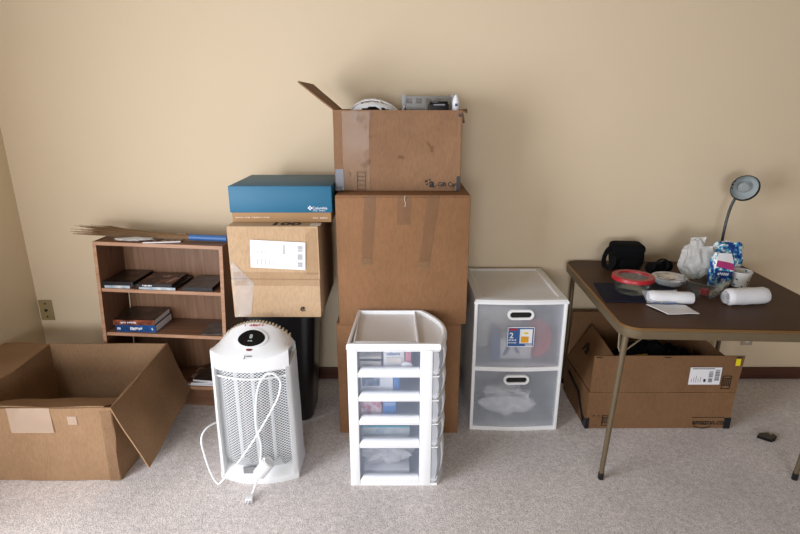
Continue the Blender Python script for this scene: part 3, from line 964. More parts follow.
for v in b.bm.verts:
    v.co = hm @ Vector((v.co.x * .098, v.co.y * .07 * (1 - .16 * v.co.x), v.co.z * .094))
b.build('liner', 'black', t)
B().sheet((.002, 2.54, 1.538), (.002, 2.64, 1.538), (.022, 2.63, 1.570), (.022, 2.55, 1.570), .004, 4, 6, .002, 3).build('visor', 'white', t)
t = thing('plastic_organizer', 'clear grey plastic organizer with square cutouts in the top box', 'organizer', (.12, 2.66, Z0_ + .008))
b = B()
ox0, ox1, oy0, oy1, oz1 = .008, .262, 2.62, 2.75, 1.618
b.box(ox0, ox1, oy0, oy1, Z0_ + .009, Z0_ + .014)
b.box(ox0, ox1, oy1 - .004, oy1, Z0_ + .009, oz1)
b.box(ox0, ox1, oy0, oy0 + .004, Z0_ + .009, oz1 - .035)
for k in range(6):
    xa = ox0 + .012 + k * (ox1 - ox0 - .03) / 5
    b.box(xa - .008, xa + .01, oy0, oy0 + .004, oz1 - .035, oz1 - .012)
b.box(ox0, ox1, oy0, oy0 + .004, oz1 - .012, oz1 - .003)
b.build('tray', 'smoke', t)
for xa in (ox0, ox1 - .02):
    B().box(xa, xa + .02, oy0 - .004, oy1 + .002, Z0_ + .02, oz1 + .004, .004).build('end_frame', 'frost_side', t)
t = thing('electronics_case', 'black electronics case between organizer and front of top box', 'case', (.175, 2.52, Z0_ + .008))
B().box(.127, .22, 2.48, 2.56, Z0_ + .0085, 1.584, .008).build('body', 'black', t)
B().box(.133, .214, 2.486, 2.554, 1.584, 1.592, .003).build('lid', 'blackgloss', t)
B().box(.15, .2, 2.4785, 2.48, 1.574, 1.58).build('trim_strip', 'ink_grey', t)
t = thing('squeeze_bottle', 'white bottle poking out at the right end of top box', 'bottle', (.252, 2.5, Z0_ + .008))
B().lathe([(.001, Z0_ + .0085), (.011, Z0_ + .0085), (.0125, 1.25), (.0125, 1.53), (.016, 1.56), (.016, 1.588), (.010, 1.61), (.001, 1.622)], .25, 2.5, 18).build('body', 'paper', t)
B().box(.245, .257, 2.4832, 2.4842, 1.57, 1.582).build('label_mark', 'darkblue', t)

# ---------------------------------------------------------------- five drawer cart with bulging right side
t = thing('drawer_cart', 'narrow white five drawer plastic cart before the cardboard stack', 'drawers', (-.02, 2.1, 0))
CY0, CY1, CX0, CX1 = 1.93, 2.30, -.212, .112
zt = [.0, .195, .307, .418, .528, .643]          # tier boundaries, bottom up
def side_curve(inset=0, n=14, y0=CY0, y1=CY1):
    """the bulging right outline from front to back"""
    out = []
    for i in range(n + 1):
        k = i / n
        y = y0 + (y1 - y0) * k
        out.append((.145 + .062 * math.sin(math.pi * (k * .86 + .07)) ** .9 - .055 * k * k - inset, y))
    return out
def outline(inset=0, taper=1.):
    return [(CX0 + inset, CY0 + inset)] + side_curve(inset, y0=CY0 + inset, y1=CY1 - inset) + [(CX0 + .018 + inset, CY1 - inset)]
# top tray: slab, raised rim, divider
b = B()
def o3(ins, z):
    return [(x, y, z) for x, y in outline(ins)]
b.rings([o3(.004, .643), o3(-.002, .646), o3(-.002, .662), o3(.001, .67), o3(.008, .6715), o3(.013, .67), o3(.017, .655), o3(.019, .654)])
b.build('top_tray', 'white', t)
B().box(.066, .076, CY0 + .018, CY1 - .016, .654, .668, .003).box(CX0 + .022, .066, CY0 + .03, CY0 + .038, .654, .667, .003).box(CX0 + .024, CX0 + .032, CY0 + .03, CY1 - .02, .654, .667, .003).build('tray_divider', 'white', t)
px0, px1 = CX0 + .041, .082      # window edges on the front face
for bx in ((CX0, px0, CY0, CY0 + .05), (px1, px1 + .05, CY0, CY0 + .03), (CX0 + .018, CX0 + .046, CY1 - .04, CY1), (.06, .10, CY1 - .03, CY1)):
    B().box(*bx, 0, .643, .003).build('corner_post', 'white', t)
for k in range(5):
    b = B()
    pts = outline(.003)
    z = zt[k + 1]
    b.rings([[(x, y, z - .006) for x, y in outline(.002)], [(x, y, z - .001) for x, y in outline(.002)]])
    b.build('tier_shelf', 'white', t)
B().rings([[(x, y, 0) for x, y in outline(.002)], [(x, y, .012) for x, y in outline(.002)]]).build('tier_base', 'white', t)
B().box(CX0 + .004, CX0 + .009, CY0 + .05, CY1 - .04, .01, .63).build('side_panel', 'frost_side', t)
for k in range(5):
    z0, z1 = zt[k] + (.013 if k == 0 else .001), zt[k + 1] - .007
    lh = .031 if z1 - z0 < .15 else .033
    b = B()
    xi0, xi1, yi0, yi1 = px0 + .002, .125, CY0 + .004, CY1 - .03
    fr = [(xi0, yi0), (px1 - .001, yi0)]
    b.box(px0 + .001, px1 - .001, yi0 + .004, yi0 + .007, z0 + lh * .7, z1 - .001)       # clear front
    b.box(px0 + .003, xi1, yi1 - .003, yi1, z0 + .001, z1 - .012)
    b.box(px0 + .001, px0 + .004, yi0 + .05, yi1, z0 + .001, z1 - .012)
    d = b.build('drawer', 'frost_clear', t)
    # floor of the tray
    B().box(px0 + .004, .12, yi0 + .012, yi1 - .003, z0 + .001, z0 + .004).build('tray_floor', 'frost_side', d)
    # clear bulging right end seen past the post
    sc = [p for p in side_curve(.006)]
    bb = B()
    rr = []
    for zz, ins in ((z0 + .002, .010), (z0 + (z1 - z0) * .3, .003), (z0 + (z1 - z0) * .6, .0), (z1 - .006, .004), (z1 - .001, .010)):
        rr.append([(px1 + .051, CY0 + .004, zz)] + [(x - ins + .004, y + .002, zz) for x, y in sc])
    bb.rings(rr, closed=False)
    bb.build('curved_end', 'frost_side', d)
    # scalloped white rim along the curved end, and the pull ledge
    bb = B()
    rr = []
    for zz, ins in ((z0, .016), (z0 + (z1 - z0) * .3, .003), (z0 + (z1 - z0) * .6, .0), (z1 - .006, .005), (z1, .012)):
        rr.append([(x - ins + .008, y, zz) for x, y in sc[2:11]])
    bb.rings(rr, closed=False)
    ob = bb.build('scalloped_rim', 'white', d)
    md = ob.modifiers.new('thick', 'SOLIDIFY'); md.thickness = .004
    led = B()
    led.rings([[(px0 + .0005, yy, zz), (px1 - .0005, yy, zz)] + [(px1 - .0005, yy + .006, zz - .003 if zz > z0 + .01 else zz), (px0 + .0005, yy + .006, zz - .003 if zz > z0 + .01 else zz)] for yy, zz in ((CY0 + .001, z0), (CY0 + .0005, z0 + lh * .40))])
    led.rings([[(px0 + .0005 + e, CY0 + .001 + yy, zz), (px1 - .0005 - e * .2, CY0 + .001 + yy, zz), (px1 - .0005 - e * .2, CY0 + .016 + yy, zz - .003), (px0 + .0005 + e, CY0 + .016 + yy, zz - .003)] for yy, zz, e in ((0, z0 + lh * .40, 0), (.010, z0 + lh * .92, .012), (.014, z0 + lh, .016))])
    led.build('pull_ledge', 'white', d, smooth=20)
    B().sheet((px1 + .05, CY0 + .004, z0 + lh * .4), (.156, CY0 + .004, z0 + lh * .3), (.164, CY0 + .02, z0 + lh * .7), (px1 + .05, CY0 + .012, z0 + lh * .7), .006, 6, 3, 0).build('end_ledge', 'white', d)
# what lies in the drawers
def inz(k):
    return zt[k] + (.013 if k == 0 else .001) + .0042
z = inz(4)
ob = B().box(-.165, -.078, 1.985, 2.10, z, z + .055, .002).build('notepad', 'white_warm'); tag(ob, 'cream notepad at the left of the cart top drawer', 'notepad')
ob = B().box(-.166, -.076, 1.972, 1.983, z, z + .006).box(-.166, -.076, 1.972, 1.983, z + .04, z + .046, .001).build('black_ruler', 'ink'); tag(ob, 'black ruler strip in front of the cream notepad', 'ruler')
tt = thing('card_carton', 'white lettered carton in middle of the cart top drawer', 'carton', (-.02, 2.01, z))
B().box(-.068, .018, 1.985, 2.06, z, z + .083, .002).build('body', 'paper', tt)
B().text('calipers', .018, FY(-.055, 1.9845, z + .062), .0005).build('lettering', 'bluesticker', tt, smooth=0)
B().box(-.056, .006, 1.979, 1.9849, z + .028, z + .054).build('window_card', 'white_warm', tt)
ob = B().lathe([(.001, 0), (.023, 0), (.023, .008), (.018, .011), (.001, .011)], seg=24, mat=Matrix.Translation((.028, 1.979, z + .0375)) @ Matrix.Rotation(R(90), 4, 'X') @ Matrix.Scale(.8, 4, (0, 1, 0)) @ Matrix.Scale(1.05, 4, (1, 0, 0))).build('round_box', 'paper'); ob.location.z = z; tag(ob, 'small white oval box at right of the cart top drawer', 'box')
ob = B().box(.022, .046, 1.985, 2.03, z, z + .088, .002).build('pink_carton', 'pink'); tag(ob, 'pink carton behind the white oval box in the cart', 'carton')
z = inz(3)
tt = thing('framed_photo', 'blue toned photo card in the second drawer of the cart', 'photo', (-.12, 1.99, z))
B().box(-.165, -.03, 1.99, 1.996, z, z + .088).build('card', 'paper', tt)
B().box(-.158, -.085, 1.9885, 1.99, z + .028, z + .084).build('picture', 'photo', tt)
ob = B().box(-.028, -.002, 1.99, 2.08, z, z + .086, .002).build('blue_carton', 'blueitem'); tag(ob, 'blue carton in the middle of the cart second drawer', 'carton')
z = inz(2)
ob = B().box(-.165, -.078, 1.985, 2.06, z, z + .088, .002).build('pink_packet', covermat('pink_print', [(.3, '#30262c'), (.45, '#d98a9a'), (.6, '#f0e6e2'), (.75, '#d06a80')], 30)); tag(ob, 'pink and white printed packet in the third cart drawer', 'packet')
tt = thing('blue_packet', 'bright blue packet beside the pink one in third drawer', 'packet', (-.045, 2.02, z))
B().box(-.072, -.016, 1.985, 2.06, z, z + .088, .002).build('body', 'blueitem', tt)
b = B()
for k in range(5):
    b.box(-.068, -.02, 1.984, 1.985, z + .05 + k * .008, z + .052 + k * .008)
b.build('printing', 'paper', tt, smooth=0)
z = inz(1)
ob = B().sheet((-.165, 1.985, z + .004), (.04, 1.985, z + .004), (.04, 2.2, z + .006), (-.165, 2.2, z + .006), .008, 6, 6, .001, 1).build('paper_stack', 'white_warm'); ob.location.z = z; tag(ob, 'pale sheets lying flat in the fourth cart drawer', 'papers')
ob = B().box(-.165, .042, 1.99, 2.15, z + .011, z + .052, .003).build('plastic_folder', 'cover_pale'); tag(ob, 'pale grey folder on the sheets in fourth cart drawer', 'folder')
ob = B().box(-.166, .043, 1.986, 2.15, z + .0525, z + .0575).build('teal_folder', 'teal'); tag(ob, 'thin teal folder topmost in the fourth cart drawer', 'folder')
z = inz(0)
ob = B().box(-.16, .042, 1.985, 2.2, z, z + .022, .004).build('white_book', 'paper'); tag(ob, 'white book under the plastic bag in bottom cart drawer', 'book')
ob = B().ico((-.06, 2.03, z + .075), (.10, .045, .05), 4, lambda d, p: crumple(d, p, 6, .5, 9)).build('plastic_bag', 'bag'); ob.location.z = z + .023; tag(ob, 'crumpled white plastic bag in the cart bottom drawer', 'bag')
ob = B().ico((-.02, 2.17, z + .11), (.10, .07, .07), 3, lambda d, p: crumple(d, p, 5, .3, 4)).build('dark_bag', plain('slate_bag', '#39454f', .4)); ob.location.z = z + .023; tag(ob, 'dark slate bag behind the white one in bottom drawer', 'bag')

# ---------------------------------------------------------------- two drawer storage unit
t = thing('storage_drawers', 'white two drawer unit with frosted fronts beside the table', 'drawers', (.57, 2.6, 0))
UX0, UX1, UY0, UY1, UZ = .352, .792, 2.345, 2.858, .704
b = B()
def urect(ins, z, front=0):
    x0, x1, y0, y1 = UX0 + ins, UX1 - ins, UY0 + ins, UY1 - ins
    pts = []
    for i in range(13):
        k = i / 12
        pts.append((x0 + (x1 - x0) * k, y0 - .012 * math.sin(math.pi * k), z))
    return pts + [(x1, y1, z), (x0, y1, z)]
b.rings([urect(.004, UZ - .024), urect(-.003, UZ - .022), urect(-.003, UZ - .012), urect(.004, UZ - .002), urect(.02, UZ), urect(.035, UZ), urect(.042, UZ - .006), urect(.06, UZ - .006)])
b.build('top', 'white', t)
for x0 in (UX0, UX1 - .016):
    b = B()
    b.box(x0, x0 + .016, UY0, UY0 + .05, 0, UZ - .023, .003)
    b.box(x0, x0 + .016, UY1 - .05, UY1, 0, UZ - .023, .003)
    b.box(x0 + (0 if x0 == UX0 else .012), x0 + (.004 if x0 == UX0 else .016), UY0 + .048, UY1 - .048, .01, UZ - .024)
    b.build('side_frame', 'white', t)
B().box(UX0 + .01, UX1 - .01, UY1 - .006, UY1, .02, UZ - .042).build('back_panel', 'white', t)
for z0, z1 in ((0, .022), (.332, .354)):
    bb = B()
    bb.rings([[(UX0 + .016, UY0 + .05, z), *[(UX0 + .016 + (UX1 - UX0 - .032) * i / 12, UY0 + .004 - .012 * math.sin(math.pi * i / 12), z) for i in range(13)], (UX1 - .016, UY0 + .05, z)] for z in (z0, z1)])
    bb.build('cross_rail', 'white', t)
for z0, z1 in ((.024, .330), (.356, .678)):
    dx0, dx1 = UX0 + .018, UX1 - .018
    b = B()
    for off in (0,):
        rr = []
        for z in (z0, z1):
            rr.append([(dx0 + (dx1 - dx0) * i / 12, UY0 + .006 - .010 * math.sin(math.pi * i / 12), z) for i in range(13)] + [(dx0 + (dx1 - dx0) * (12 - i) / 12, UY0 + .0095 - .010 * math.sin(math.pi * (12 - i) / 12), z) for i in range(13)])
        b.rings(rr)
    d = b.build('drawer_front', 'frost', t)
    b = B()
    b.box(dx0 + .002, dx0 + .005, UY0 + .014, UY1 - .02, z0 + .002, z1 - .03).box(dx1 - .005, dx1 - .002, UY0 + .014, UY1 - .02, z0 + .002, z1 - .03)
    b.box(dx0 + .005, dx1 - .005, UY0 + .014, UY1 - .02, z0 + .001, z0 + .004).box(dx0 + .005, dx1 - .005, UY1 - .023, UY1 - .02, z0 + .004, z1 - .03)
    b.build('drawer_tray', 'frost', d)
    cx, cz, hx, rz_ = .570, z1 - .048 if z0 > .2 else z1 - .042, .037, .021
    def stad(rad, y):
        pts = []
        for i in range(24):
            a = 2 * math.pi * i / 24
            pts.append((cx + (hx if math.cos(a) > 0 else -hx) + rad * math.cos(a), y, cz + rad * math.sin(a)))
        return pts
    yf = UY0 - .004
    B().rings([stad(.026, yf + .004), stad(.026, yf - .008), stad(.024, yf - .010), stad(.0155, yf - .010), stad(.014, yf - .008), stad(.014, yf + .004)], loop=True).build('handle_rim', 'white', d)
    B().rings([stad(.0142, yf - .0015), stad(.0142, yf + .001)]).build('handle_opening', 'blackgloss', d)
    if z0 > .2:
        lab = B().box(.512, .642, UY0 - .0075, UY0 - .0065, .462, .568, .0).build('sticker', 'bluesticker', d)
        y = UY0 - .0078
        B().box(.514, .64, y, y + .0004, .463, .467).box(.514, .64, y, y + .0004, .563, .567).box(.513, .516, y, y + .0004, .463, .567).box(.638, .641, y, y + .0004, .463, .567).build('border', 'paper', lab, smooth=0)
        B().box(.52, .558, y, y + .0004, .549, .559).build('red_patch', 'red', lab, smooth=0)
        B().box(.572, .632, y, y + .0004, .482, .556).build('product_photo', 'paper', lab, smooth=0)
        B().box(.578, .615, y - .0004, y, .486, .518).build('yellow_patch', plain('amber_print', '#e8a51c', .5), lab, smooth=0)
        B().box(.592, .612, y - .0004, y, .53, .54).build('yellow_patch', 'yellow', lab, smooth=0)
        B().text('2', .04, FY(.522, y, .51), .0006).dashes(.045, .008, FY(.52, y, .496), 6).dashes(.04, .006, FY(.52, y, .483), 6, 2).build('lettering', 'paper', lab, smooth=0)
        b = B()
        bars(b, .60, .634, .467, .478, y - .0002, True, 3, 18)
        b.build('barcode', 'paper', lab, smooth=0)
# in the drawers
zz = .3605
tt = thing('carton', 'white carton with blue print behind the upper frosted drawer front', 'carton', (.57, 2.46, zz))
B().box(.49, .655, 2.42, 2.50, zz, zz + .11, .003).build('body', 'paper', tt)
B().prism([(.51, zz + .02), (.53, zz + .02), (.56, zz + .09), (.54, zz + .09)], 2.419, 2.42).prism([(.58, zz + .03), (.60, zz + .03), (.57, zz + .08), (.555, zz + .08)], 2.419, 2.42).build('printing', 'bluesticker', tt, smooth=0)
ob = B().box(.455, .495, 2.40, 2.52, zz, zz + .14, .006).build('blue_box', 'bluesticker'); tag(ob, 'blue box at left inside the upper frosted drawer', 'box')
ob = B().lathe([(.001, 0), (.085, 0), (.095, .01), (.095, .03), (.001, .03)], seg=32, mat=Matrix.Translation((.705, 2.475, zz + .098)) @ Matrix.Rotation(R(-68), 4, 'Y') @ Matrix.Rotation(R(20), 4, 'X')).build('red_disc', 'redsoft'); ob.location.z = zz; tag(ob, 'round red tub leaning at right in the upper frosted drawer', 'tub')
ob = B().box(.40, .63, 2.56, 2.66, zz, zz + .22, .004).build('white_basket', 'white_warm'); tag(ob, 'pale basket at the back of the upper frosted drawer', 'basket')
zz = .0285
ob = B().ico((.56, 2.46, .12), (.12, .07, .07), 4, lambda d, p: crumple(d, p, 6, .4, 6)).build('plastic_sacks', 'paper'); ob.location.z = zz; tag(ob, 'pale crumpled plastic sacks in the lower frosted drawer', 'sacks')

# ---------------------------------------------------------------- folding card table
TA = R(-2.8)
TF = Vector((.872, 1.915, 0))
TW, TD, TH = .94, .952, .746
def tb(x, y, z=0.):
    return Vector((TF.x + x * math.cos(TA) - y * math.sin(TA), TF.y + x * math.sin(TA) + y * math.cos(TA), z))
t = thing('card_table', 'brown vinyl topped folding card table with bronze metal legs', 'table', tb(TW / 2, TD / 2))
def trect(ins, z, r=.075, n=8):
    out = []
    for cx, cy, a0_ in ((TW, TD, 0), (0, TD, 90), (0, 0, 180), (TW, 0, 270)):
        sx, sy = (-1 if cx else 1), (-1 if cy else 1)
        rad = r - ins
        for i in range(n + 1):
            a = R(a0_ + 90 * i / n)
            out.append(tb(cx + sx * r + rad * math.cos(a), cy + sy * r + rad * math.sin(a), z))
    return out
B().rings([trect(.006, TH - .022), trect(.006, TH - .003), trect(.010, TH), trect(.03, TH + .0005)]).build('top', 'vinyl', t)
B().rings([trect(.0, TH - .010), trect(-.001, TH - .006), trect(.002, TH - .0015), trect(.006, TH - .001), trect(.006, TH - .010)], loop=True).build('gold_edge', 'gold', t)
B().rings([trect(.001, TH - .046), trect(-.0005, TH - .043), trect(-.0005, TH - .011), trect(.006, TH - .011), trect(.006, TH - .046)], loop=True).build('apron', 'table_metal', t)
legs = (((.032, .05), (.010, .062)), ((TW - .06, .06), (TW - .078, .10)), ((.045, TD - .05), (.05, TD - .04)), ((TW - .045, TD - .05), (TW - .04, TD - .045)))
for (a_, b_) in legs:
    p0, p1 = tb(*a_, TH - .03), tb(*b_, .03)
    lg = B().tube([p0, p1], .0125, 14, .0105).build('leg', 'table_metal', t)
    B().cyl(tb(*b_, 0), tb(*b_, .032) , .0125, seg=14).build('foot_cap', 'black', lg)
    dx = .09 if a_[0] < .5 else -.09
    dy = .07 if a_[1] < .5 else -.07
    b = B()
    b.tube([tb(a_[0] - dx * .1, a_[1] + dy * .6, TH - .03), tb(a_[0] - dx * .1, a_[1] + dy * .4, TH - .12), tb(a_[0], a_[1] + dy * .1, TH - .145)], .006, 8, flat=(.007, .003))
    b.tube([tb(a_[0] + dx, a_[1], TH - .04), tb(a_[0] + dx * .08, a_[1], TH - .115)], .005, 8, flat=(.005, .003))
    b.build('brace', 'table_metal', lg)
TT = TH + .0008

# ---------------------------------------------------------------- things on the table
t = thing('folder', 'flat navy blue folder under the red lidded bowl', 'folder', (1.08, 2.31, TT))
B().sheet((.905, 2.20, TT + .003), (1.25, 2.17, TT + .003), (1.29, 2.42, TT + .003), (.938, 2.45, TT + .003), .005, 6, 6, .0003).build('cover', 'navy', t)
B().sheet((.912, 2.206, TT + .0012), (1.245, 2.176, TT + .0012), (1.285, 2.416, TT + .0012), (.944, 2.444, TT + .0012), .0016, 6, 6, 0).build('sheets', 'paper', t)
# camera bag
t = thing('camera_bag', 'black padded camera bag with strap at back of the table', 'bag', (1.225, 2.70, TT))
bm_ = Matrix.Translation((1.20, 2.725, 0)) @ Matrix.Rotation(R(-8), 4, 'Z') @ Matrix.Scale(.95, 4, (1, 0, 0))
def soft(b, hx, hy, z0, z1, mat, amp=.006, sd=1.):
    rr = []
    for k in range(9):
        q = k / 8
        ins = .012 * (1 - math.sin(math.pi * min(max(q, .0), 1)) ** .5)
        ring = []
        for x, y, z in rrect(hx - ins, hy - ins, .022, z0 + (z1 - z0) * q, 5):
            p = Vector((x, y, z))
            p += Vector((noise.noise(p * 14 + Vector((sd, 0, 0))), noise.noise(p * 14 + Vector((0, sd, 0))), 0)) * amp
            ring.append(mat @ p)
        rr.append(ring)
    return b.rings(rr)
soft(B(), .085, .06, TT, TT + .118, bm_).build('body', 'cloth', t)
soft(B(), .087, .063, TT + .085, TT + .132, bm_, .004).build('lid_flap', 'cloth', t)
soft(B(), .06, .012, TT + .012, TT + .072, bm_ @ Matrix.Translation((.005, -.066, 0)), .003).build('front_pocket', 'cloth', t)
B().tube(smoothpath([bm_ @ Vector(p) for p in ((-.075, -.02, TT + .115), (-.108, -.035, TT + .10), (-.128, -.05, TT + .06), (-.125, -.055, TT + .022), (-.10, -.058, TT + .012), (-.08, -.06, TT + .035), (-.078, -.055, TT + .07))], 7), .01, 8, flat=(.004, .016)).build('strap', 'strap', t)
# pouch with strap
t = thing('belt_pouch', 'small black pouch with looped strap right of the camera bag', 'pouch', (1.36, 2.64, TT))
pm = Matrix.Translation((1.335, 2.635, 0)) @ Matrix.Rotation(R(12), 4, 'Z')
soft(B(), .045, .035, TT, TT + .05, pm @ Matrix.Translation((-.02, .0, 0))).build('body', 'cloth', t)
soft(B(), .035, .028, TT, TT + .052, pm @ Matrix.Translation((.052, .01, 0)), .003).build('side_pocket', 'cloth', t)
B().tube(smoothpath([pm @ Vector(p) for p in ((-.055, -.03, TT + .03), (-.045, -.035, TT + .062), (-.01, -.03, TT + .078), (.02, -.028, TT + .068), (.028, -.03, TT + .035), (.01, -.034, TT + .02))], 7), .01, 8, flat=(.0035, .012)).build('strap', 'strap', t)
# glass bowl with red lid
FT = TT + .0062
cx, cy = 1.07, 2.325
t = thing('lidded_bowl', 'round glass food bowl with red rimmed lid on the folder', 'bowl', (cx, cy, FT))
B().lathe([(.002, FT), (.066, FT), (.073, FT + .006), (.084, FT + .058), (.0855, FT + .062), (.082, FT + .062), (.070, FT + .009), (.002, FT + .006)], cx, cy, 40).build('bowl', 'glass', t)
lid = B().lathe([(.083, FT + .0625), (.090, FT + .058), (.0925, FT + .06), (.093, FT + .072), (.09, FT + .077), (.068, FT + .077), (.066, FT + .074), (.066, FT + .0675), (.083, FT + .0675)], cx, cy, 40, cap0=False, cap1=False).build('lid_rim', 'red', t)
B().lathe([(.002, FT + .069), (.068, FT + .069), (.068, FT + .0715), (.002, FT + .0735)], cx, cy, 40).build('lid_window', 'film', t)
# foil pie dish
cx, cy = 1.30, 2.445
t = thing('pie_dish', 'small white dish holding crinkled foil behind the glass bowl', 'dish', (cx, cy, TT))
B().lathe([(.002, TT), (.05, TT), (.058, TT + .006), (.072, TT + .034), (.08, TT + .037), (.078, TT + .039), (.069, TT + .035), (.055, TT + .009), (.002, TT + .006)], cx, cy, 36).build('dish', 'paper', t)
ob = B().ico((cx, cy, TT + .031), (.058, .056, .013), 4, lambda d, p: crumple(d, p, 8, .5, 5)).build('crumpled_foil', 'foil')
ob.location.z = TT + .014
tag(ob, 'crinkled silver foil lying in the small white dish', 'foil')
# white carrier bag
def bagfn(d, p):
    k = (d.z + 1) / 2
    wv = 1.12 - .55 * k ** 1.6
    fold = .10 * math.sin(7 * math.atan2(d.y, d.x) + 4 * d.z) + .30 * noise.noise(d * 2.2 + Vector((3, 1, 0))) + .16 * abs(noise.noise(d * 5))
    q = Vector((p.x * wv, p.y * wv, p.z))
    return Vector((q.x * (1 + fold) - .012 * k, q.y * (1 + fold), q.z * (1 + .18 * noise.noise(d * 3))))
t = thing('carrier_bag', 'crumpled white plastic carrier bag standing behind the glass bowl', 'bag', (1.47, 2.54, TT))
b = B().ico((1.475, 2.55, TT + .097), (.070, .062, .10), 5, bagfn)
for v in b.bm.verts:
    if v.co.z < TT + .002:
        v.co.z = TT + .0005
b.build('body', 'bag', t)
B().sheet((1.445, 2.52, TT + .165), (1.52, 2.51, TT + .172), (1.545, 2.475, TT + .055), (1.505, 2.475, TT + .05), .003, 10, 14, .010, 3, 18).build('handle', 'bag', t)
B().sheet((1.44, 2.55, TT + .15), (1.50, 2.55, TT + .155), (1.51, 2.56, TT + .205), (1.445, 2.57, TT + .20), .003, 10, 8, .010, 5, 22).build('handle', 'bag', t)
# clear glass bowl
cx, cy = 1.375, 2.275
t = thing('glass_bowl', 'open clear glass mixing bowl in front of the carrier bag', 'bowl', (cx, cy, TT))
B().lathe([(.002, TT), (.040, TT), (.044, TT + .004), (.066, TT + .022), (.086, TT + .062), (.091, TT + .078), (.088, TT + .079), (.082, TT + .062), (.062, TT + .025), (.038, TT + .008), (.002, TT + .006)], cx, cy, 44).build('bowl', 'glass', t)
ob = B().lathe([(.002, TT + .0065), (.018, TT + .0065), (.018, TT + .03), (.002, TT + .032)], 1.385, 2.285, 20).build('bottle_cap', 'red')
tag(ob, 'small dark red cap resting inside the clear glass bowl', 'cap')
# printed packages
t = thing('napkin_package', 'blue and white printed plastic package behind the paper cup', 'package', (1.59, 2.53, TT))
def pk(d, p):
    n = noise.noise(d * 3 + Vector((7, 2, 0))) * .16 + abs(noise.noise(d * 6)) * .1
    sq = 1 / max(abs(d.x), abs(d.z) * .95, abs(d.y), .6)
    return p * min(sq, 1.35) * (1 + n) * .9
b = B().ico((1.615, 2.545, TT + .09), (.075, .035, .092), 5, pk)
for v in b.bm.verts:
    v.co.z = max(v.co.z, TT + .0005)
b.build('film_wrap', 'pack', t)
t = thing('plate_package', 'white and pink printed package leaning beside the glass bowl', 'package', (1.53, 2.42, TT))
b = B().ico((1.525, 2.42, TT + .076), (.05, .028, .086), 5, pk)
for v in b.bm.verts:
    v.co.z = max(v.co.z, TT + .0005)
b.build('film_wrap', 'pack', t)
B().sheet((1.483, 2.388, TT + .105), (1.567, 2.388, TT + .085), (1.561, 2.391, TT + .117), (1.487, 2.391, TT + .139), .003, 8, 4, .003, 2, 20).build('pink_band', 'magenta', t)
B().sheet((1.48, 2.39, TT + .136), (1.56, 2.39, TT + .12), (1.55, 2.40, TT + .165), (1.49, 2.40, TT + .168), .003, 8, 4, .003, 4, 20).build('white_band', 'paper', t)
pb = B().sheet((1.479, 2.3845, TT + .062), (1.557, 2.3845, TT + .056), (1.559, 2.3845, TT + .08), (1.481, 2.3845, TT + .088), .003, 8, 4, .001, 5).build('blue_band', 'darkblue', t)
B().dashes(.055, .013, FY(1.49, 2.382, TT + .066, -4), 6, 2).build('lettering', 'paper', pb, smooth=0)
cx, cy = 1.628, 2.425
t = thing('paper_cup', 'short white paper cup with blue leaf print behind paper roll', 'cup', (cx, cy, TT))
B().lathe([(.002, TT), (.036, TT), (.047, TT + .07), (.0455, TT + .07), (.035, TT + .005), (.002, TT + .004)], cx, cy, 32).build('cup', 'cup', t)
B().lathe([(.0468, TT + .068), (.0495, TT + .070), (.0495, TT + .073), (.0468, TT + .0745), (.0448, TT + .072)], cx, cy, 32, cap0=False, cap1=False).build('rolled_rim', 'paper', t)
# paper roll
def roll(name, lb, p0, p1, r, end=True):
    t = thing(name, lb, 'roll', ((p0[0] + p1[0]) / 2, (p0[1] + p1[1]) / 2, TT))
    p0, p1 = Vector(p0), Vector(p1)
    ax = (p1 - p0).normalized()
    u = ax.cross(Vector((0, 0, 1))).normalized()
    v = u.cross(ax)
    rr = []
    for k in range(15):
        q = k / 14
        rad = r * (1 - .25 * (max(0, .06 - q) / .06) - .12 * max(0, q - .95) / .05)
        rr.append([p0 + (p1 - p0) * q + (u * math.cos(a) + v * math.sin(a)) * (rad + .002 * noise.noise(Vector((q * 6, math.cos(a) * 2, math.sin(a) * 2)))) for a in [2 * math.pi * i / 28 for i in range(28)]])
    b = B().rings(rr)
    for w_ in b.bm.verts:
        w_.co.z = max(w_.co.z, TT + .0003)
    b.build('roll', 'paper', t)
    return t, ax, u, v
t, ax, u, v = roll('paper_roll', 'fat white paper roll lying at right front of the table', (1.408, 2.165, TT + .036), (1.592, 2.183, TT + .037), .037)
sp = [Vector((1.406, 2.165, TT + .036)) - ax * .001 + (u * math.cos(.55 * i) + v * math.sin(.55 * i)) * (.003 + .0006 * i) for i in range(46)]
B().tube(sp, .0012, 5).build('end_spiral', 'ink_grey', t)
t, ax, u, v = roll('wrapped_roll', 'white roll in clear sleeve with loose sheet at table front', (1.082, 2.185, TT + .0325), (1.268, 2.17, TT + .028), .027)
B().sheet((1.055, 2.195, TT + .054), (1.2, 2.182, TT + .061), (1.19, 2.142, TT + .010), (1.065, 2.149, TT + .012), .0015, 12, 8, .003, 2, 20).build('clear_sleeve', 'film', t)
B().sheet((1.062, 2.15, TT + .008), (1.225, 2.14, TT + .008), (1.24, 2.055, TT + .003), (1.105, 2.045, TT + .003), .003, 12, 8, .0025, 4, 14).build('loose_sheet', 'paper', t)
B().dashes(.10, .007, Matrix.Translation((1.088, 2.139, TT + .016)) @ Matrix.Rotation(R(-5), 4, 'Z') @ Matrix.Rotation(R(45), 4, 'X'), 18).build('lettering', 'bluesticker', t, smooth=0)
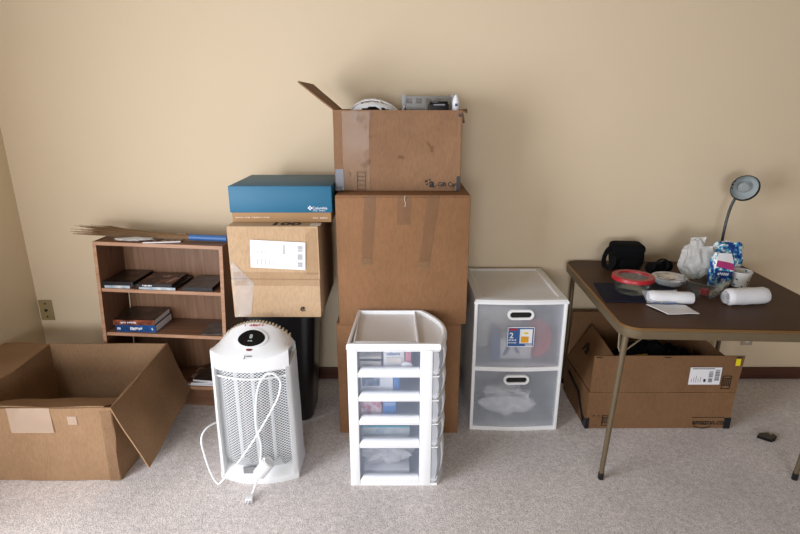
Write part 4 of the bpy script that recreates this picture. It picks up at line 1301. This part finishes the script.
# gooseneck lamp
LX, LY = 1.70, 2.735
t = thing('desk_lamp', 'dark gooseneck desk lamp with round shade at back of table', 'lamp', (LX, LY, TT))
B().lathe([(.002, TT), (.06, TT), (.062, TT + .006), (.05, TT + .016), (.014, TT + .022), (.012, TT + .035), (.002, TT + .035)], LX, LY, 32).build('base', 'steel', t)
hc = Vector((1.742, 2.69, 1.174))
hd = Vector((-.20, -.93, -.18)).normalized()
neck = smoothpath([(LX, LY, TT + .03), (LX + .002, LY, TT + .12), (LX + .008, LY + .004, TT + .24), (LX + .022, LY + .01, TT + .32), (LX + .04, LY + .008, TT + .385), hc - hd * .075], 9)
B().tube(neck, .0068, 12).build('gooseneck', 'steel', t)
hmx = Matrix.Translation(hc) @ hd.to_track_quat('Z', 'Y').to_matrix().to_4x4()
B().lathe([(.002, -.088), (.02, -.088), (.024, -.06), (.04, -.048), (.056, -.03), (.067, -.002), (.068, .004), (.0655, .004), (.062, -.004)], seg=40, mat=hmx, cap1=False).build('shade', 'steel', t)
B().lathe([(.0655, .002), (.062, -.004), (.053, -.026), (.036, -.042), (.02, -.048), (.002, -.048)], seg=40, mat=hmx, cap0=False).build('reflector', 'lampin', t)
B().lathe([(.002, -.047), (.013, -.047), (.014, -.035), (.025, -.024), (.028, -.012), (.02, -.003), (.002, -.001)], seg=28, mat=hmx).build('bulb', 'lens', t)
for k in range(3):
    a = R(150 + 22 * k)
    B().ico(hmx @ Vector((.05 * math.cos(a), .05 * math.sin(a), -.030)), (.005, .005, .005), 2).build('vent_hole', 'blackgloss', t)

# ---------------------------------------------------------------- carton under the table
X0, X1, Y0, Y1, H, F = .945, 1.672, 2.36, 2.745, .205, .20
t = thing('open_cardboard_box', 'wide open shipping box with raised flaps under the table', 'box', ((X0 + X1) / 2, 2.56, 0))
b = B()
b.sheet((X0, Y0, .002), (X1, Y0, .002), (X1, Y0, H), (X0, Y0, H), .006, 12, 5, .002, 21)
b.sheet((X0, Y1, .002), (X1, Y1, .002), (X1, Y1, H), (X0, Y1, H), .006, 12, 5, .002, 22)
b.sheet((X0, Y0, .002), (X0, Y1, .002), (X0, Y1, H), (X0, Y0, H), .006, 10, 5, .002, 23)
b.sheet((X1, Y0, .002), (X1, Y1, .002), (X1, Y1, H), (X1, Y0, H), .006, 10, 5, .002, 24)
b.box(X0, X1, Y0, Y1, .0005, .008)
b.build('body', 'card_dark', t)
fl = B().sheet((X0 + .002, Y0, H + .002), (X1 + .002, Y0, H + .002), (X1 + .012, Y0 + .002, H + F), (X0 + .005, Y0 + .002, H + F), .006, 14, 6, .002, 25).build('flap', 'card_dark', t)
B().sheet((X0 + .004, Y0 + .012, H + .004), (X0 + .004, Y1 - .006, H + .004), (X0 + .125, Y1 - .006, H + .20), (X0 + .13, Y0 + .02, H + .165), .006, 8, 6, .002, 26).build('flap', 'card_dark', t)
B().sheet((X0 + .002, Y1, H + .002), (X1, Y1, H + .002), (X1 - .01, Y1 + .055, H + .255), (X0 + .03, Y1 + .055, H + .255), .006, 12, 6, .003, 27).build('flap', 'card_dark', t)
B().sheet((X1 - .003, Y0 + .012, H + .004), (X1 - .003, Y1 - .006, H + .004), (X1 - .06, Y1 - .01, H + .18), (X1 - .06, Y0 + .014, H + .18), .006, 8, 6, .002, 28).build('flap', 'card_dark', t)
yb = Y0 - .0062
B().box(X0 - .004, X0 + .012, yb - .001, yb + .001, .001, .062).box(X0 - .006, X0 - .004, yb, yb + .06, .001, .05).build('black_tape', 'tape_black', t)
B().box(X1 - .03, X1 + .003, yb - .001, yb + .001, .001, .062).build('black_tape', 'tape_black', t)
B().tube([(X0 - .0075, Y0 + .03, .02), (X0 - .0075, Y0 + .13, .13), (X0 - .0075, Y0 + .3, .16)], .003, 6, flat=(.003, .012)).build('black_tape', 'tape_black', t)
lab = B().box(1.425, 1.58, yb - .0012, yb - .0004, .252, .346).build('address_label', 'paper', fl)
b = B()
y = yb - .0014
bars(b, 1.55, 1.573, .275, .335, y, False, 11, 16)
bars(b, 1.52, 1.54, .293, .325, y, False, 12, 10)
bars(b, 1.52, 1.54, .265, .287, y, False, 13, 8)
b.box(1.497, 1.508, y - .0004, y, .267, .283)
b.box(1.435, 1.545, y - .0004, y, .337, .341)
b.build('printing', 'ink', lab, smooth=0)
b = B()
for k in range(5):
    b.box(1.437 + k * .011, 1.439 + k * .011, y - .0004, y, .265, .285 + .008 * (k % 3))
b.build('printing', 'ink_soft', lab, smooth=0)
B().box(1.641, 1.664, yb - .0012, yb - .0002, .355, .392).build('yellow_sticker', 'yellow', fl)
def symbol(x, z, wd, ht):
    b = B()
    for k in range(2):
        b.box(x, x + wd, yb - .0012, yb - .0004, z + k * (ht - .003), z + k * (ht - .003) + .003)
        b.box(x + k * (wd - .003), x + k * (wd - .003) + .003, yb - .0012, yb - .0004, z, z + ht)
    b.box(x, x + wd, yb - .0012, yb - .0004, z + ht * .78, z + ht * .78 + .003)
    b.box(x, x + wd, yb - .0012, yb - .0004, z + ht * .25, z + ht * .25 + .003)
    for k in range(4):
        b.box(x + .006 + k * wd / 5, x + .009 + k * wd / 5, yb - .0012, yb - .0004, z + ht * .25, z + ht * .78)
    return b
symbol(1.59, .228, .045, .072).build('printed_symbol', 'ink', fl, smooth=0)
symbol(1.02, .018, .045, .06).build('printed_symbol', 'ink', t, smooth=0)
b = B().text('amazon.com', .043, FY(1.482, yb + .0005, .024) @ Matrix.Scale(.86, 4, (1, 0, 0)), .0007)
b.tube(smoothpath([(1.49, yb, .015), (1.53, yb, .004), (1.555, yb, .005), (1.58, yb, .016)], 6), .002, 6)
b.box(1.475, 1.64, yb - .0006, yb, .064, .0665)
b.build('logo', 'ink', t, smooth=0)
for xx in (X0 + .012, 1.29, X1 - .03):
    B().box(xx, xx + .03, yb - .0008, yb, H + F - .008, H + F - .004).build('printed_mark', 'ink', fl, smooth=0)
b = B()
for xx, zz in ((.975, .075), (1.0, .075), (.99, .02)):
    b.box(xx, xx + .008, yb - .0008, yb, zz, zz + .002).box(xx, xx + .002, yb - .0008, yb, zz - .006, zz + .002)
b.build('printed_mark', 'ink', t, smooth=0)
def heap(d, p):
    n = noise.noise(d * 3 + Vector((1, 5, 0))) * .25 + abs(noise.noise(d * 7)) * .22
    return Vector((p.x, p.y, p.z * (1 + n * 1.2)))
b = B().ico((1.34, 2.565, .16), (.28, .155, .19), 5, heap)
for v in b.bm.verts:
    v.co.z = max(v.co.z, .0085)
    v.co.x = min(max(v.co.x, X0 + .14), X1 - .075)
t2 = b.build('black_cloth', 'cloth')
tag(t2, 'rumpled black clothing filling the box under the table', 'clothing')
B().sheet((1.18, 2.452, .345), (1.26, 2.45, .352), (1.26, 2.47, .362), (1.18, 2.472, .352), .003, 6, 3, .002, 5).build('yellow_trim', plain('mustard_trim', '#a07c20', .8), None).name = 'yellow_strap'
ob = bpy.data.objects['yellow_strap']
tag(ob, 'mustard yellow strap lying on the black clothing in box', 'strap')
# letters on the tilted left flap
q00, q10, q11, q01 = map(Vector, ((X0 + .004, Y0 + .012, H + .004), (X0 + .004, Y1 - .006, H + .004), (X0 + .125, Y1 - .006, H + .20), (X0 + .13, Y0 + .02, H + .165)))
def flap_at(u, v):
    return (q00 * (1 - u) + q10 * u) * (1 - v) + (q01 * (1 - u) + q11 * u) * v
e1 = (flap_at(.6, .5) - flap_at(.9, .5)).normalized()
e2 = (flap_at(.75, .7) - flap_at(.75, .3)).normalized()
e3 = e1.cross(e2).normalized()
e2 = e3.cross(e1)
mt = Matrix(((e1.x, e2.x, e3.x, 0), (e1.y, e2.y, e3.y, 0), (e1.z, e2.z, e3.z, 0), (0, 0, 0, 1)))
B().text('Pa', .07, Matrix.Translation(flap_at(.80, .45) + e3 * .0068) @ mt, .0015, ext=.0012).build('printed_word', 'ink', t, smooth=0)

# ---------------------------------------------------------------- black bit on the carpet
t = thing('plastic_clip', 'small black plastic clip on the carpet right of the table box', 'clip', (1.81, 2.266, 0))
b = B()
b.prism([(1.765, 2.275), (1.79, 2.298), (1.83, 2.302), (1.856, 2.29), (1.858, 2.268), (1.842, 2.262), (1.838, 2.248), (1.822, 2.25), (1.816, 2.236), (1.80, 2.245)], .001, .014, 'Z')
b.build('body', 'blackgloss', t)
B().cyl((1.838, 2.286, .013), (1.838, 2.286, .016), .007).build('stud', 'chrome', t)
